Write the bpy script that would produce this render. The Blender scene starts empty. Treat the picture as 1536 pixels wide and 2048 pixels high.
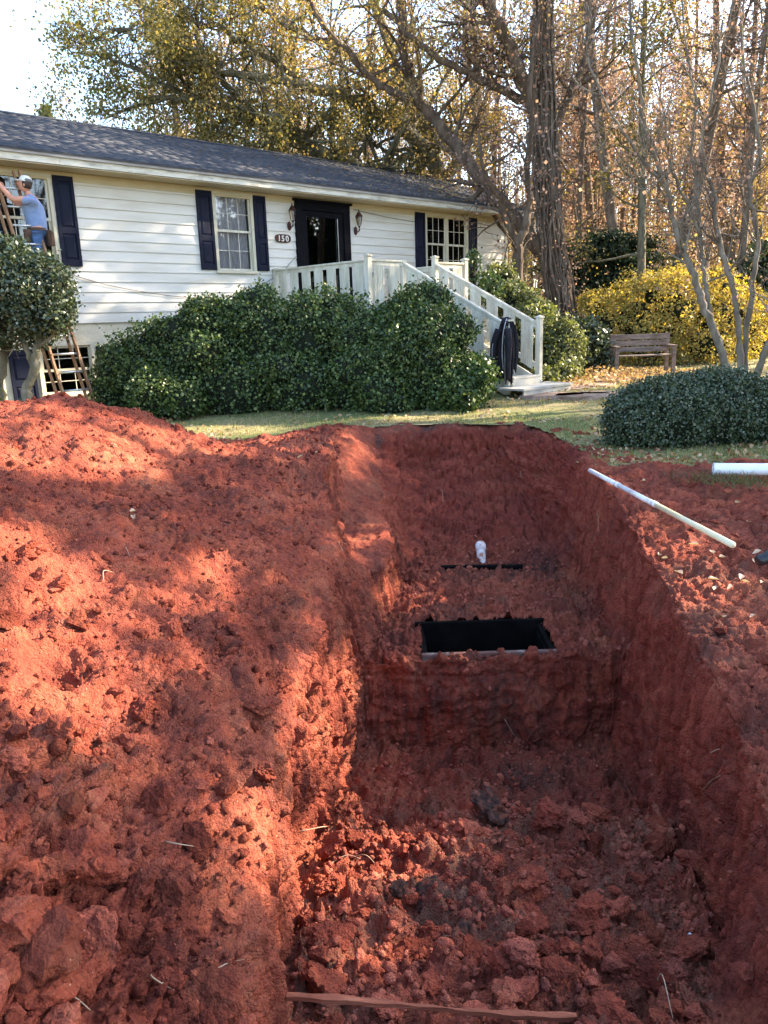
import bpy, math, random
import numpy as np
from mathutils import Vector
from math import radians, sin, cos, pi
random.seed(7)
RNG = np.random.default_rng(11)
sc = bpy.context.scene
COL = sc.collection

# ------------------------------------------------------------------ camera, sky, sun
FPX, PITCH, ROLL, CAMH = 1540.0, radians(13.99), radians(-1.81), 1.55
_f = np.array([0, cos(PITCH), -sin(PITCH)])
_r0 = np.array([1.0, 0, 0]); _u0 = np.cross(_r0, _f)
CR = _r0*cos(ROLL) + _u0*sin(ROLL)
CU = -_r0*sin(ROLL) + _u0*cos(ROLL)
CP = np.array([0, 0, CAMH])
cam_data = bpy.data.cameras.new("camera")
cam = bpy.data.objects.new("camera", cam_data); COL.objects.link(cam); sc.camera = cam
from mathutils import Matrix
M = Matrix(((CR[0], CU[0], -_f[0], 0), (CR[1], CU[1], -_f[1], 0), (CR[2], CU[2], -_f[2], CAMH), (0, 0, 0, 1)))
cam.matrix_world = M
cam_data.sensor_fit = 'VERTICAL'; cam_data.sensor_height = 36.0
cam_data.lens = 36.0*FPX/2048.0
cam_data.clip_start = 0.05; cam_data.clip_end = 2000

SUN_AZ, SUN_EL = radians(70), radians(30)      # azimuth clockwise from +Y
world = bpy.data.worlds.new("World"); sc.world = world; world.use_nodes = True
nt = world.node_tree
sky = nt.nodes.new('ShaderNodeTexSky'); sky.sky_type = 'NISHITA'; sky.sun_disc = False
sky.sun_elevation = SUN_EL; sky.sun_rotation = SUN_AZ
sky.dust_density = 1.3; sky.ozone_density = 1.0; sky.air_density = 1.0; sky.altitude = 200
bg = nt.nodes['Background']; nt.links.new(sky.outputs[0], bg.inputs[0]); bg.inputs[1].default_value = 0.15
sl = bpy.data.lights.new("sun", 'SUN'); sl.energy = 5.0; sl.angle = radians(0.5); sl.color = (1.0, 0.83, 0.62)
sun = bpy.data.objects.new("sun", sl); COL.objects.link(sun)
SD = np.array([sin(SUN_AZ)*cos(SUN_EL), cos(SUN_AZ)*cos(SUN_EL), sin(SUN_EL)])
sun.rotation_euler = Vector(SD).to_track_quat('Z', 'Y').to_euler()
sc.view_settings.view_transform = 'Standard'; sc.view_settings.look = 'None'
sc.view_settings.gamma = 1.0; sc.view_settings.use_curve_mapping = False
sc.view_settings.exposure = 2.38
sc.cycles.max_bounces = 6; sc.cycles.diffuse_bounces = 3; sc.cycles.glossy_bounces = 2
sc.cycles.transmission_bounces = 4; sc.cycles.transparent_max_bounces = 6
sc.cycles.use_denoising = True

# ------------------------------------------------------------------ camera-model helpers (place real points)
def pray(px, py): return ((px-768)*CR - (py-1024)*CU)/FPX + _f
def at_y(px, py, Y):
    d = pray(px, py); return CP + d*(Y/d[1])
def at_z(px, py, Z):
    d = pray(px, py); return CP + d*((Z-CAMH)/d[2])

# ------------------------------------------------------------------ object helpers
def tag(o, label=None, cat=None, group=None, kind=None):
    if label: o['label'] = label
    if cat: o['category'] = cat
    if group: o['group'] = group
    if kind: o['kind'] = kind
    return o
def link(name, me, mat=None, parent=None, loc=None):
    o = bpy.data.objects.new(name, me); COL.objects.link(o)
    if mat is not None and me is not None and len(me.materials) == 0:
        for m in (mat if isinstance(mat, (list, tuple)) else [mat]): me.materials.append(m)
    if parent is not None: o.parent = parent
    if loc is not None: o.location = tuple(float(c) for c in loc)
    return o
def empty(name, loc=(0, 0, 0), rz=0.0):
    o = bpy.data.objects.new(name, None); COL.objects.link(o)
    o.location = tuple(float(c) for c in loc); o.rotation_euler = (0, 0, rz); o.empty_display_size = 0.2
    return o
def np_mesh(name, V, F, smooth=False):
    """V (n,3); F (m,3) or (m,4)"""
    V = np.asarray(V, dtype=np.float32); F = np.asarray(F, dtype=np.int32)
    me = bpy.data.meshes.new(name)
    k = F.shape[1]
    me.vertices.add(len(V)); me.vertices.foreach_set('co', V.ravel())
    me.loops.add(F.size); me.loops.foreach_set('vertex_index', F.ravel())
    me.polygons.add(len(F)); me.polygons.foreach_set('loop_start', np.arange(0, F.size, k, dtype=np.int32))
    me.polygons.foreach_set('loop_total', np.full(len(F), k, dtype=np.int32))
    if smooth: me.polygons.foreach_set('use_smooth', np.ones(len(F), dtype=bool))
    me.update(calc_edges=True)
    return me
class MB:
    """collects simple solids into one mesh"""
    def __init__(s): s.v = []; s.f = []
    def add(s, V, F):
        b = len(s.v); s.v += [tuple(map(float, p)) for p in V]; s.f += [tuple(i+b for i in f) for f in F]; return s
    def box(s, x0, x1, y0, y1, z0, z1):
        V = [(x0,y0,z0),(x1,y0,z0),(x1,y1,z0),(x0,y1,z0),(x0,y0,z1),(x1,y0,z1),(x1,y1,z1),(x0,y1,z1)]
        return s.add(V, [(0,3,2,1),(4,5,6,7),(0,1,5,4),(1,2,6,5),(2,3,7,6),(3,0,4,7)])
    def bar(s, a, b, w, h, up=(0, 0, 1)):
        a = Vector(a); b = Vector(b); d = (b-a).normalized(); side = d.cross(Vector(up)).normalized(); u = side.cross(d)
        V = []
        for p in (a, b):
            for sx, sy in ((-1,-1),(1,-1),(1,1),(-1,1)): V.append(p + side*(sx*w/2) + u*(sy*h/2))
        return s.add(V, [(0,3,2,1),(4,5,6,7),(0,1,5,4),(1,2,6,5),(2,3,7,6),(3,0,4,7)])
    def tube(s, pts, rad, n=8, cap=True):
        V, F = tube_np(np.array([tuple(p) for p in pts], float), np.broadcast_to(rad, (len(pts),)), n)
        s.add(V, [tuple(f) for f in F])
        if cap:
            b = len(s.v)-len(V)
            s.f.append(tuple(b+i for i in range(n))[::-1]); s.f.append(tuple(b+(len(pts)-1)*n+i for i in range(n)))
        return s
    def lathe(s, c, prof, n=12):
        b = len(s.v); c = Vector(c)
        for r, z in prof:
            for i in range(n):
                a = 2*pi*i/n; s.v.append((c.x+r*cos(a), c.y+r*sin(a), c.z+z))
        for k in range(len(prof)-1):
            for i in range(n):
                j = (i+1) % n; s.f.append((b+k*n+i, b+k*n+j, b+(k+1)*n+j, b+(k+1)*n+i))
        s.f.append(tuple(b+i for i in range(n))[::-1]); s.f.append(tuple(b+(len(prof)-1)*n+i for i in range(n)))
        return s
    def build(s, name, mat, parent=None, smooth=False, bevel=0.0, loc=None):
        me = bpy.data.meshes.new(name); me.from_pydata(s.v, [], s.f)
        if smooth:
            me.polygons.foreach_set('use_smooth', np.ones(len(me.polygons), dtype=bool))
        me.update()
        o = link(name, me, mat, parent, loc)
        if bevel > 0:
            m = o.modifiers.new('bevel', 'BEVEL'); m.width = bevel; m.segments = 2; m.limit_method = 'ANGLE'
        return o
def tube_np(P, R, n=6):
    P = np.asarray(P, float); R = np.asarray(R, float); k = len(P)
    T = np.gradient(P, axis=0); T /= np.linalg.norm(T, axis=1, keepdims=True)+1e-9
    ref = np.array([0.0, 0, 1]) if abs(T[:, 2]).mean() < 0.8 else np.array([1.0, 0.1, 0])
    A = np.cross(T, ref); A /= np.linalg.norm(A, axis=1, keepdims=True)+1e-9
    B = np.cross(T, A)
    ang = np.arange(n)*2*pi/n
    V = P[:, None, :] + R[:, None, None]*(A[:, None, :]*np.cos(ang)[None, :, None] + B[:, None, :]*np.sin(ang)[None, :, None])
    i = np.arange(k-1)[:, None]*n; j = np.arange(n)[None, :]; j2 = (j+1) % n
    F = np.stack([i+j, i+j2, i+n+j2, i+n+j], axis=-1).reshape(-1, 4)
    return V.reshape(-1, 3), F
def crom(P, m):
    """Catmull-Rom resample of control points P to m points per span"""
    P = np.asarray(P, float); Q = np.vstack([2*P[0]-P[1], P, 2*P[-1]-P[-2]]); out = []
    t = np.linspace(0, 1, m, endpoint=False)[:, None]
    for i in range(1, len(Q)-2):
        a, b, c, d = Q[i-1], Q[i], Q[i+1], Q[i+2]
        out.append(0.5*((2*b)+(-a+c)*t+(2*a-5*b+4*c-d)*t**2+(-a+3*b-3*c+d)*t**3))
    out.append(P[-1:]); return np.vstack(out)

# ------------------------------------------------------------------ numpy noise
TBL = RNG.random(65536).astype(np.float32)
def _h(ix, iy, iz, s):
    return ((ix*73856093) ^ (iy*19349663) ^ (iz*83492791) ^ (s*2654435)) & 65535
def vnoise(P, sc_, seed=0):
    Q = P*sc_; I = np.floor(Q).astype(np.int64); f = (Q-I).astype(np.float32); f = f*f*f*(f*(f*6-15)+10)
    r = 0
    for dx in (0, 1):
        wx = f[:, 0] if dx else 1-f[:, 0]
        for dy in (0, 1):
            wy = f[:, 1] if dy else 1-f[:, 1]
            for dz in (0, 1):
                wz = f[:, 2] if dz else 1-f[:, 2]
                r = r + wx*wy*wz*TBL[_h(I[:, 0]+dx, I[:, 1]+dy, I[:, 2]+dz, seed)]
    return r*2-1
def fbm(P, s, oct=4, seed=0, gain=0.5):
    a = 1.0; r = 0; t = 0
    for k in range(oct):
        r = r + a*vnoise(P, s, seed+k*17); t += a; a *= gain; s *= 2.03
    return r/t
def blocks(P, s, seed=0, tilt=0.9, crack=0.25, cw=0.10):
    """broken plates: every cell gets its own height and slope, with an open crack between cells"""
    Q = (P*s).astype(np.float32); I = np.floor(Q).astype(np.int64)
    f1 = np.full(len(P), 9, np.float32); f2 = f1.copy(); h1 = np.zeros(len(P), np.int64); E1 = np.zeros((len(P), 3), np.float32)
    for dx in (-1, 0, 1):
        for dy in (-1, 0, 1):
            for dz in (-1, 0, 1):
                J = (I[:, 0]+dx, I[:, 1]+dy, I[:, 2]+dz); h = _h(*J, seed)
                e = np.stack([Q[:, 0]-(J[0]+TBL[h]), Q[:, 1]-(J[1]+TBL[(h+911) & 65535]), Q[:, 2]-(J[2]+TBL[(h+4001) & 65535])], 1)
                d = np.sqrt((e*e).sum(1)); m = d < f1
                f2 = np.where(m, f1, np.minimum(f2, d)); f1 = np.where(m, d, f1); h1 = np.where(m, h, h1); E1 = np.where(m[:, None], e, E1)
    T = np.stack([TBL[(h1+17) & 65535], TBL[(h1+170) & 65535], TBL[(h1+1700) & 65535]], 1)*2-1
    return ((TBL[(h1+5) & 65535]-.5)*.7+(T*E1).sum(1)*tilt-crack*np.clip(1-(f2-f1)/cw, 0, 1))/s
def clodn(P, s, seed=0, dens=0.8):
    """half-buried lumps: max over jittered cells of an angular bump"""
    Q = (P*s).astype(np.float32); I = np.floor(Q).astype(np.int64); best = np.zeros(len(P), np.float32)
    for dx in (-1, 0, 1):
        for dy in (-1, 0, 1):
            for dz in (-1, 0, 1):
                J = (I[:, 0]+dx, I[:, 1]+dy, I[:, 2]+dz)
                h = _h(*J, seed)
                ex = Q[:, 0]-(J[0]+TBL[h]); ey = Q[:, 1]-(J[1]+TBL[(h+911) & 65535]); ez = Q[:, 2]-(J[2]+TBL[(h+4001) & 65535])
                r = 0.25+0.55*TBL[(h+7777) & 65535]**1.5
                r = np.where(TBL[(h+31337) & 65535] < dens, r, 0)
                k1 = 0.75+0.6*TBL[(h+555) & 65535]; k2 = 0.75+0.6*TBL[(h+9555) & 65535]
                ax, ay, az = np.abs(ex)*k1, np.abs(ey)*k2, np.abs(ez)*1.1
                d = 0.5*np.sqrt(ax*ax+ay*ay+az*az)+0.34*np.maximum(np.maximum(ax+0.45*ay, ay+0.45*az), az+0.45*ax)
                best = np.maximum(best, np.sqrt(np.maximum(0, r*r-d*d)))
    return best/s

# ------------------------------------------------------------------ materials
def new_mat(name):
    m = bpy.data.materials.new(name); m.use_nodes = True
    return m, m.node_tree, m.node_tree.nodes['Principled BSDF']
def lk(t, a, b): t.links.new(a, b)
def nd(t, ty, **kw):
    n = t.nodes.new(ty)
    for k, v in kw.items():
        if hasattr(n, k): setattr(n, k, v)
        else: n.inputs[k].default_value = v
    return n
def ramp(t, stops, src):
    r = t.nodes.new('ShaderNodeValToRGB'); e = r.color_ramp.elements
    while len(e) < len(stops): e.new(0.5)
    for i, (p, c) in enumerate(stops):
        e[i].position = p; e[i].color = (*c, 1) if len(c) == 3 else c
    lk(t, src, r.inputs[0]); return r
def tcoord(t, scale=None, obj=True):
    c = t.nodes.new('ShaderNodeTexCoord'); out = c.outputs['Object']
    if scale:
        mp = t.nodes.new('ShaderNodeMapping'); mp.inputs['Scale'].default_value = scale; lk(t, out, mp.inputs[0]); out = mp.outputs[0]
    return out
def noise_mat(name, stops, scale=5.0, detail=6, rough=0.8, bump=0.3, bscale=None, aniso=None, spec=0.3, dist=0.02, metal=0.0, distort=0.0):
    m, t, b = new_mat(name); co = tcoord(t, aniso)
    n = nd(t, 'ShaderNodeTexNoise', Scale=scale, Detail=detail, Roughness=0.6, Distortion=distort); lk(t, co, n.inputs['Vector'])
    r = ramp(t, stops, n.outputs[0]); lk(t, r.outputs[0], b.inputs['Base Color'])
    b.inputs['Roughness'].default_value = rough; b.inputs['Specular IOR Level'].default_value = spec; b.inputs['Metallic'].default_value = metal
    if bump:
        n2 = nd(t, 'ShaderNodeTexNoise', Scale=bscale or scale*4, Detail=5); lk(t, co, n2.inputs['Vector'])
        bp = nd(t, 'ShaderNodeBump', Strength=bump, Distance=dist); lk(t, n2.outputs[0], bp.inputs['Height']); lk(t, bp.outputs[0], b.inputs['Normal'])
    return m
def leaf_mat(name, stops, trans=0.35, rough=0.5, spec=0.3, tint=(1.1, 1.2, 0.5)):
    m, t, b = new_mat(name); g = t.nodes.new('ShaderNodeNewGeometry')
    r = ramp(t, stops, g.outputs['Random Per Island']); lk(t, r.outputs[0], b.inputs['Base Color'])
    b.inputs['Roughness'].default_value = rough; b.inputs['Specular IOR Level'].default_value = spec
    tr = t.nodes.new('ShaderNodeBsdfTranslucent')
    mx = nd(t, 'ShaderNodeMixRGB', blend_type='MULTIPLY'); mx.inputs[0].default_value = 1; mx.inputs[2].default_value = (*[c*1.25 for c in tint], 1)
    lk(t, r.outputs[0], mx.inputs[1]); lk(t, mx.outputs[0], tr.inputs[0])
    mix = t.nodes.new('ShaderNodeMixShader'); mix.inputs[0].default_value = trans
    lk(t, b.outputs[0], mix.inputs[1]); lk(t, tr.outputs[0], mix.inputs[2]); lk(t, mix.outputs[0], t.nodes['Material Output'].inputs[0])
    return m

def soil_material(name, use_attr=True, tone=1.0, vary=False):
    m, t, b = new_mat(name); co = t.nodes.new('ShaderNodeNewGeometry').outputs['Position']
    n1 = nd(t, 'ShaderNodeTexNoise', Scale=1.6, Detail=8, Roughness=0.65); lk(t, co, n1.inputs['Vector'])
    n2 = nd(t, 'ShaderNodeTexNoise', Scale=28.0, Detail=8, Roughness=0.7); lk(t, co, n2.inputs['Vector'])
    a = nd(t, 'ShaderNodeMath', operation='MULTIPLY_ADD'); a.inputs[1].default_value = 0.45; lk(t, n2.outputs[0], a.inputs[0])
    a2 = nd(t, 'ShaderNodeMath', operation='MULTIPLY'); a2.inputs[1].default_value = 0.55; lk(t, n1.outputs[0], a2.inputs[0]); lk(t, a2.outputs[0], a.inputs[2])
    k = tone
    r = ramp(t, [(0.28, (0.085*k, 0.021*k, 0.0135*k)), (0.42, (0.19*k, 0.043*k, 0.026*k)), (0.53, (0.295*k, 0.070*k, 0.040*k)), (0.66, (0.39*k, 0.116*k, 0.064*k)), (0.80, (0.47*k, 0.21*k, 0.13*k))], a.outputs[0])
    col = r.outputs[0]
    nh = nd(t, 'ShaderNodeTexNoise', Scale=2.6, Detail=6, Roughness=0.65, Distortion=0.6); lk(t, co, nh.inputs['Vector'])
    rh = ramp(t, [(0.36, (0.74, 0.80, 0.86)), (0.50, (1, 1, 1)), (0.60, (1.02, 1.16, 1.10)), (0.74, (0.86, 1.22, 1.30))], nh.outputs[0])
    mh = nd(t, 'ShaderNodeMixRGB', blend_type='MULTIPLY'); mh.inputs[0].default_value = 1.0; lk(t, col, mh.inputs[1]); lk(t, rh.outputs[0], mh.inputs[2]); col = mh.outputs[0]
    # smeared vertical scrape marks on faces that stand upright
    mp = t.nodes.new('ShaderNodeMapping'); mp.inputs['Scale'].default_value = (26, 26, 1.6); lk(t, co, mp.inputs[0])
    ns = nd(t, 'ShaderNodeTexNoise', Scale=1.0, Detail=5, Roughness=0.6); lk(t, mp.outputs[0], ns.inputs['Vector'])
    rs = ramp(t, [(0.32, (0.62, 0.58, 0.58)), (0.5, (1, 1, 1)), (0.70, (1.28, 1.36, 1.34))], ns.outputs[0])
    at0 = t.nodes.new('ShaderNodeAttribute'); at0.attribute_name = 'cut'
    ms = nd(t, 'ShaderNodeMixRGB', blend_type='MULTIPLY'); lk(t, at0.outputs['Fac'], ms.inputs[0]); lk(t, col, ms.inputs[1]); lk(t, rs.outputs[0], ms.inputs[2]); col = ms.outputs[0]
    # pale crumbs
    v = nd(t, 'ShaderNodeTexVoronoi', Scale=38.0); lk(t, co, v.inputs['Vector'])
    rv = ramp(t, [(0.0, (1, 1, 1)), (0.09, (1, 1, 1)), (0.13, (0, 0, 0))], v.outputs['Distance'])
    sv = nd(t, 'ShaderNodeSeparateColor'); lk(t, v.outputs['Color'], sv.inputs[0])
    gt = nd(t, 'ShaderNodeMath', operation='GREATER_THAN'); gt.inputs[1].default_value = 0.93; lk(t, sv.outputs[0], gt.inputs[0])
    mu = nd(t, 'ShaderNodeMath', operation='MULTIPLY'); lk(t, rv.outputs[0], mu.inputs[0]); lk(t, gt.outputs[0], mu.inputs[1])
    m1 = nd(t, 'ShaderNodeMixRGB'); m1.inputs[2].default_value = (0.55, 0.30, 0.19, 1); lk(t, mu.outputs[0], m1.inputs[0]); lk(t, col, m1.inputs[1]); col = m1.outputs[0]
    if use_attr:
        at = t.nodes.new('ShaderNodeAttribute'); at.attribute_name = 'stain'
        s3 = nd(t, 'ShaderNodeSeparateColor'); lk(t, at.outputs['Color'], s3.inputs[0])
        nz = nd(t, 'ShaderNodeTexNoise', Scale=14.0, Detail=6); lk(t, co, nz.inputs['Vector'])
        rz = ramp(t, [(0.35, (0.25, 0.25, 0.25)), (0.62, (1, 1, 1))], nz.outputs[0])
        for ch, colr in ((0, (0.045, 0.036, 0.034, 1)), (1, (0.27, 0.15, 0.095, 1)), (2, (0.24, 0.042, 0.028, 1))):
            f = nd(t, 'ShaderNodeMath', operation='MULTIPLY'); lk(t, s3.outputs[ch], f.inputs[0]); lk(t, rz.outputs[0], f.inputs[1])
            mm = nd(t, 'ShaderNodeMixRGB'); mm.inputs[2].default_value = colr; lk(t, f.outputs[0], mm.inputs[0]); lk(t, col, mm.inputs[1]); col = mm.outputs[0]
    if vary:
        oi = t.nodes.new('ShaderNodeObjectInfo')
        rv2 = ramp(t, [(0.0, (0.50, 0.42, 0.40)), (0.35, (0.85, 0.80, 0.78)), (0.75, (1.1, 1.05, 1.0)), (1.0, (1.3, 1.55, 1.7))], oi.outputs['Random'])
        mv = nd(t, 'ShaderNodeMixRGB', blend_type='MULTIPLY'); mv.inputs[0].default_value = 1; lk(t, col, mv.inputs[1]); lk(t, rv2.outputs[0], mv.inputs[2]); col = mv.outputs[0]
    lk(t, col, b.inputs['Base Color'])
    b.inputs['Roughness'].default_value = 0.92; b.inputs['Specular IOR Level'].default_value = 0.15
    n3 = nd(t, 'ShaderNodeTexNoise', Scale=60.0, Detail=8, Roughness=0.75); lk(t, co, n3.inputs['Vector'])
    v2 = nd(t, 'ShaderNodeTexVoronoi', Scale=85.0); lk(t, co, v2.inputs['Vector'])
    ad = nd(t, 'ShaderNodeMath', operation='MULTIPLY_ADD'); ad.inputs[1].default_value = -0.5; lk(t, v2.outputs['Distance'], ad.inputs[0]); lk(t, n3.outputs[0], ad.inputs[2])
    n4 = nd(t, 'ShaderNodeTexNoise', Scale=17.0, Detail=5, Roughness=0.7); lk(t, co, n4.inputs['Vector'])
    v3 = nd(t, 'ShaderNodeTexVoronoi', Scale=34.0, feature='DISTANCE_TO_EDGE'); lk(t, co, v3.inputs['Vector'])
    rc = ramp(t, [(0.0, (0, 0, 0)), (0.12, (1, 1, 1))], v3.outputs[0])
    a5 = nd(t, 'ShaderNodeMath', operation='MULTIPLY_ADD'); a5.inputs[1].default_value = 1.6; lk(t, n4.outputs[0], a5.inputs[0]); lk(t, ad.outputs[0], a5.inputs[2])
    a6 = nd(t, 'ShaderNodeMath', operation='MULTIPLY_ADD'); a6.inputs[1].default_value = 0.22; lk(t, rc.outputs[0], a6.inputs[0]); lk(t, a5.outputs[0], a6.inputs[2]); ad = a6
    bp = nd(t, 'ShaderNodeBump', Strength=1.0, Distance=0.020); lk(t, ad.outputs[0], bp.inputs['Height']); lk(t, bp.outputs[0], b.inputs['Normal'])
    return m
M_SOIL = soil_material('red_clay', True, 1.28)
M_CLOD = soil_material('red_clay_clod', False, 1.28, True)
M_CLOD2 = soil_material('bright_red_clay_clod', False, 1.3)
M_DARKCLOD = noise_mat('dark_clay', [(0.32, (0.030, 0.017, 0.013)), (0.5, (0.075, 0.036, 0.026)), (0.64, (0.24, 0.075, 0.042))], 2.4, 8, 0.9, 0.7, 40)
M_BRCLOD = soil_material('brown_clay', False, 0.85)
M_TANCLOD = soil_material('tan_clay', False, 1.6)
M_CONC = noise_mat('stained_concrete', [(0.35, (0.13, 0.045, 0.03)), (0.55, (0.16, 0.10, 0.08)), (0.75, (0.34, 0.27, 0.23))], 9, 8, 0.9, 0.4, 60)
M_BLACK = noise_mat('black_concrete_and_slot_shade', [(0.3, (0.003, 0.003, 0.003)), (0.7, (0.009, 0.008, 0.007))], 5, 4, 0.9, 0.2, spec=0.05)  # near-black for tank concrete and for the painted slot shade
M_SIDING = noise_mat('white_siding_paint', [(0.25, (0.50, 0.46, 0.38)), (0.5, (0.61, 0.585, 0.525)), (0.8, (0.65, 0.635, 0.59))], 1.3, 8, 0.55, 0.12, 60, (0.5, 1, 3))
M_TRIM = noise_mat('cream_trim_paint', [(0.3, (0.46, 0.42, 0.31)), (0.7, (0.56, 0.52, 0.41))], 3, 6, 0.5, 0.08, 40)
M_SOFFIT = noise_mat('soffit_paint', [(0.3, (0.46, 0.38, 0.24)), (0.7, (0.54, 0.46, 0.31))], 2, 6, 0.6, 0.05, 40)
M_FASCIA = noise_mat('worn_fascia_paint', [(0.28, (0.24, 0.22, 0.19)), (0.42, (0.42, 0.40, 0.34)), (0.55, (0.58, 0.56, 0.48)), (0.8, (0.62, 0.60, 0.52))], 4, 8, 0.6, 0.1, 40, (0.6, 1, 3))
M_NAVY = noise_mat('navy_shutter_paint', [(0.3, (0.004, 0.006, 0.017)), (0.7, (0.008, 0.011, 0.028))], 4, 4, 0.6, 0.05, 50, spec=0.14)
M_BLKP = noise_mat('black_door_paint', [(0.3, (0.004, 0.004, 0.006)), (0.7, (0.008, 0.008, 0.011))], 4, 4, 0.6, 0.04, 50, spec=0.04)
M_FOUND = noise_mat('painted_foundation', [(0.3, (0.42, 0.36, 0.26)), (0.55, (0.60, 0.55, 0.42)), (0.8, (0.68, 0.64, 0.52))], 2, 8, 0.8, 0.3, 30)
M_RAIL = noise_mat('weathered_white_railing', [(0.25, (0.42, 0.38, 0.30)), (0.42, (0.50, 0.46, 0.36)), (0.6, (0.62, 0.59, 0.49)), (0.8, (0.68, 0.66, 0.57))], 2.5, 8, 0.6, 0.15, 30, (3, 3, 0.7))
M_TREAD = noise_mat('grey_painted_tread', [(0.3, (0.38, 0.36, 0.31)), (0.7, (0.58, 0.56, 0.50))], 3, 6, 0.7, 0.1, 30)
M_WOODL = noise_mat('ladder_wood', [(0.3, (0.13, 0.06, 0.03)), (0.6, (0.30, 0.17, 0.09)), (0.8, (0.42, 0.27, 0.16))], 6, 6, 0.6, 0.15, 30, (4, 4, 0.6))
M_ALU = noise_mat('worn_aluminium', [(0.3, (0.45, 0.45, 0.44)), (0.7, (0.66, 0.66, 0.64))], 6, 4, 0.35, 0.05, metal=0.7)
M_BENCH = noise_mat('weathered_grey_wood', [(0.3, (0.10, 0.065, 0.05)), (0.6, (0.24, 0.18, 0.15)), (0.8, (0.36, 0.30, 0.26))], 5, 8, 0.85, 0.3, 40, (0.7, 4, 4))
M_PVC = noise_mat('white_pvc', [(0.30, (0.42, 0.22, 0.15)), (0.36, (0.62, 0.55, 0.50)), (0.46, (0.72, 0.73, 0.74)), (0.7, (0.80, 0.81, 0.81))], 5, 8, 0.32, 0.02, spec=0.5)
M_PVCD = noise_mat('muddy_white_pvc', [(0.34, (0.40, 0.16, 0.09)), (0.48, (0.74, 0.66, 0.62)), (0.7, (0.82, 0.80, 0.80))], 13, 6, 0.4, 0.05)
M_CREAMP = noise_mat('yellowed_pvc', [(0.3, (0.66, 0.58, 0.34)), (0.7, (0.76, 0.70, 0.48))], 3, 5, 0.4, 0.02)
M_BARK = noise_mat('brown_bark', [(0.25, (0.035, 0.024, 0.017)), (0.5, (0.10, 0.068, 0.048)), (0.75, (0.20, 0.15, 0.11))], 7, 8, 0.95, 1.0, 16, (1, 1, 0.22), dist=0.05)
M_BARKG = noise_mat('grey_green_bark', [(0.25, (0.05, 0.045, 0.028)), (0.5, (0.13, 0.115, 0.075)), (0.75, (0.24, 0.22, 0.16))], 6, 8, 0.95, 1.0, 14, (1, 1, 0.3), dist=0.04)
M_BARKP = noise_mat('pale_smooth_bark', [(0.25, (0.06, 0.048, 0.038)), (0.5, (0.16, 0.13, 0.10)), (0.75, (0.30, 0.255, 0.20))], 7, 8, 0.8, 0.4, 20, (1, 1, 0.4))
M_BARKR = noise_mat('brown_thin_bark', [(0.25, (0.055, 0.040, 0.030)), (0.5, (0.14, 0.105, 0.08)), (0.75, (0.26, 0.20, 0.155))], 7, 6, 0.95, 0.5, 14, (1, 1, 0.3))
M_SKIN = noise_mat('skin', [(0.3, (0.46, 0.21, 0.14)), (0.7, (0.56, 0.28, 0.19))], 8, 3, 0.5, 0.03)
M_SHIRT = noise_mat('blue_grey_cotton', [(0.3, (0.15, 0.21, 0.36)), (0.7, (0.22, 0.29, 0.45))], 6, 6, 0.9, 0.5, 14, dist=0.03)
M_JEANS = noise_mat('blue_denim', [(0.3, (0.045, 0.09, 0.20)), (0.7, (0.10, 0.17, 0.34))], 8, 8, 0.9, 0.3, 24)
M_LEATHER = noise_mat('brown_leather', [(0.3, (0.025, 0.013, 0.01)), (0.7, (0.085, 0.045, 0.03))], 8, 5, 0.55, 0.2)
M_CAP = noise_mat('white_cap_cloth', [(0.3, (0.52, 0.52, 0.50)), (0.7, (0.70, 0.70, 0.68))], 8, 4, 0.8, 0.1)
M_CAPG = noise_mat('grey_cap_mesh', [(0.3, (0.10, 0.10, 0.10)), (0.7, (0.18, 0.18, 0.17))], 20, 4, 0.8, 0.1)
M_HAIR = noise_mat('dark_hair', [(0.3, (0.02, 0.014, 0.01)), (0.7, (0.06, 0.04, 0.03))], 30, 4, 0.6, 0.2)
M_COAT = noise_mat('black_jacket_cloth', [(0.3, (0.010, 0.009, 0.013)), (0.7, (0.024, 0.021, 0.028))], 6, 6, 0.85, 0.4, 12, dist=0.03)
M_COATS = noise_mat('pale_piping', [(0.3, (0.35, 0.33, 0.36)), (0.7, (0.5, 0.48, 0.5))], 6, 3, 0.7, 0)
M_CURT = noise_mat('curtain_lace', [(0.3, (0.46, 0.43, 0.42)), (0.7, (0.68, 0.65, 0.64))], 14, 5, 0.9, 0.3, 30, (3, 1, 0.4))
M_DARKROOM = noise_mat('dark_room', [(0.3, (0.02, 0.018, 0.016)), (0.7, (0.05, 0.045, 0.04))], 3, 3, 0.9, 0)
M_BRASS = noise_mat('brass', [(0.3, (0.45, 0.30, 0.12)), (0.7, (0.6, 0.42, 0.2))], 9, 3, 0.35, 0, metal=0.9)
M_COPPER = noise_mat('dark_copper', [(0.3, (0.03, 0.012, 0.01)), (0.7, (0.09, 0.035, 0.025))], 9, 3, 0.4, 0, metal=0.4)
M_DIGIT = noise_mat('silver_digits', [(0.3, (0.62, 0.60, 0.55)), (0.7, (0.75, 0.73, 0.68))], 9, 3, 0.4, 0)
M_WIRE = noise_mat('grey_cable', [(0.3, (0.08, 0.075, 0.07)), (0.7, (0.13, 0.12, 0.11))], 9, 3, 0.7, 0)
M_PATH = noise_mat('sandstone_flag', [(0.3, (0.20, 0.12, 0.085)), (0.7, (0.38, 0.27, 0.2))], 4, 6, 0.9, 0.3)
M_ROCK = noise_mat('red_brown_rock', [(0.3, (0.12, 0.05, 0.035)), (0.7, (0.27, 0.14, 0.1))], 6, 8, 0.9, 0.6)
M_ROOT = noise_mat('pale_root', [(0.3, (0.26, 0.16, 0.10)), (0.7, (0.50, 0.38, 0.26))], 9, 4, 0.8, 0.2)
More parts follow.
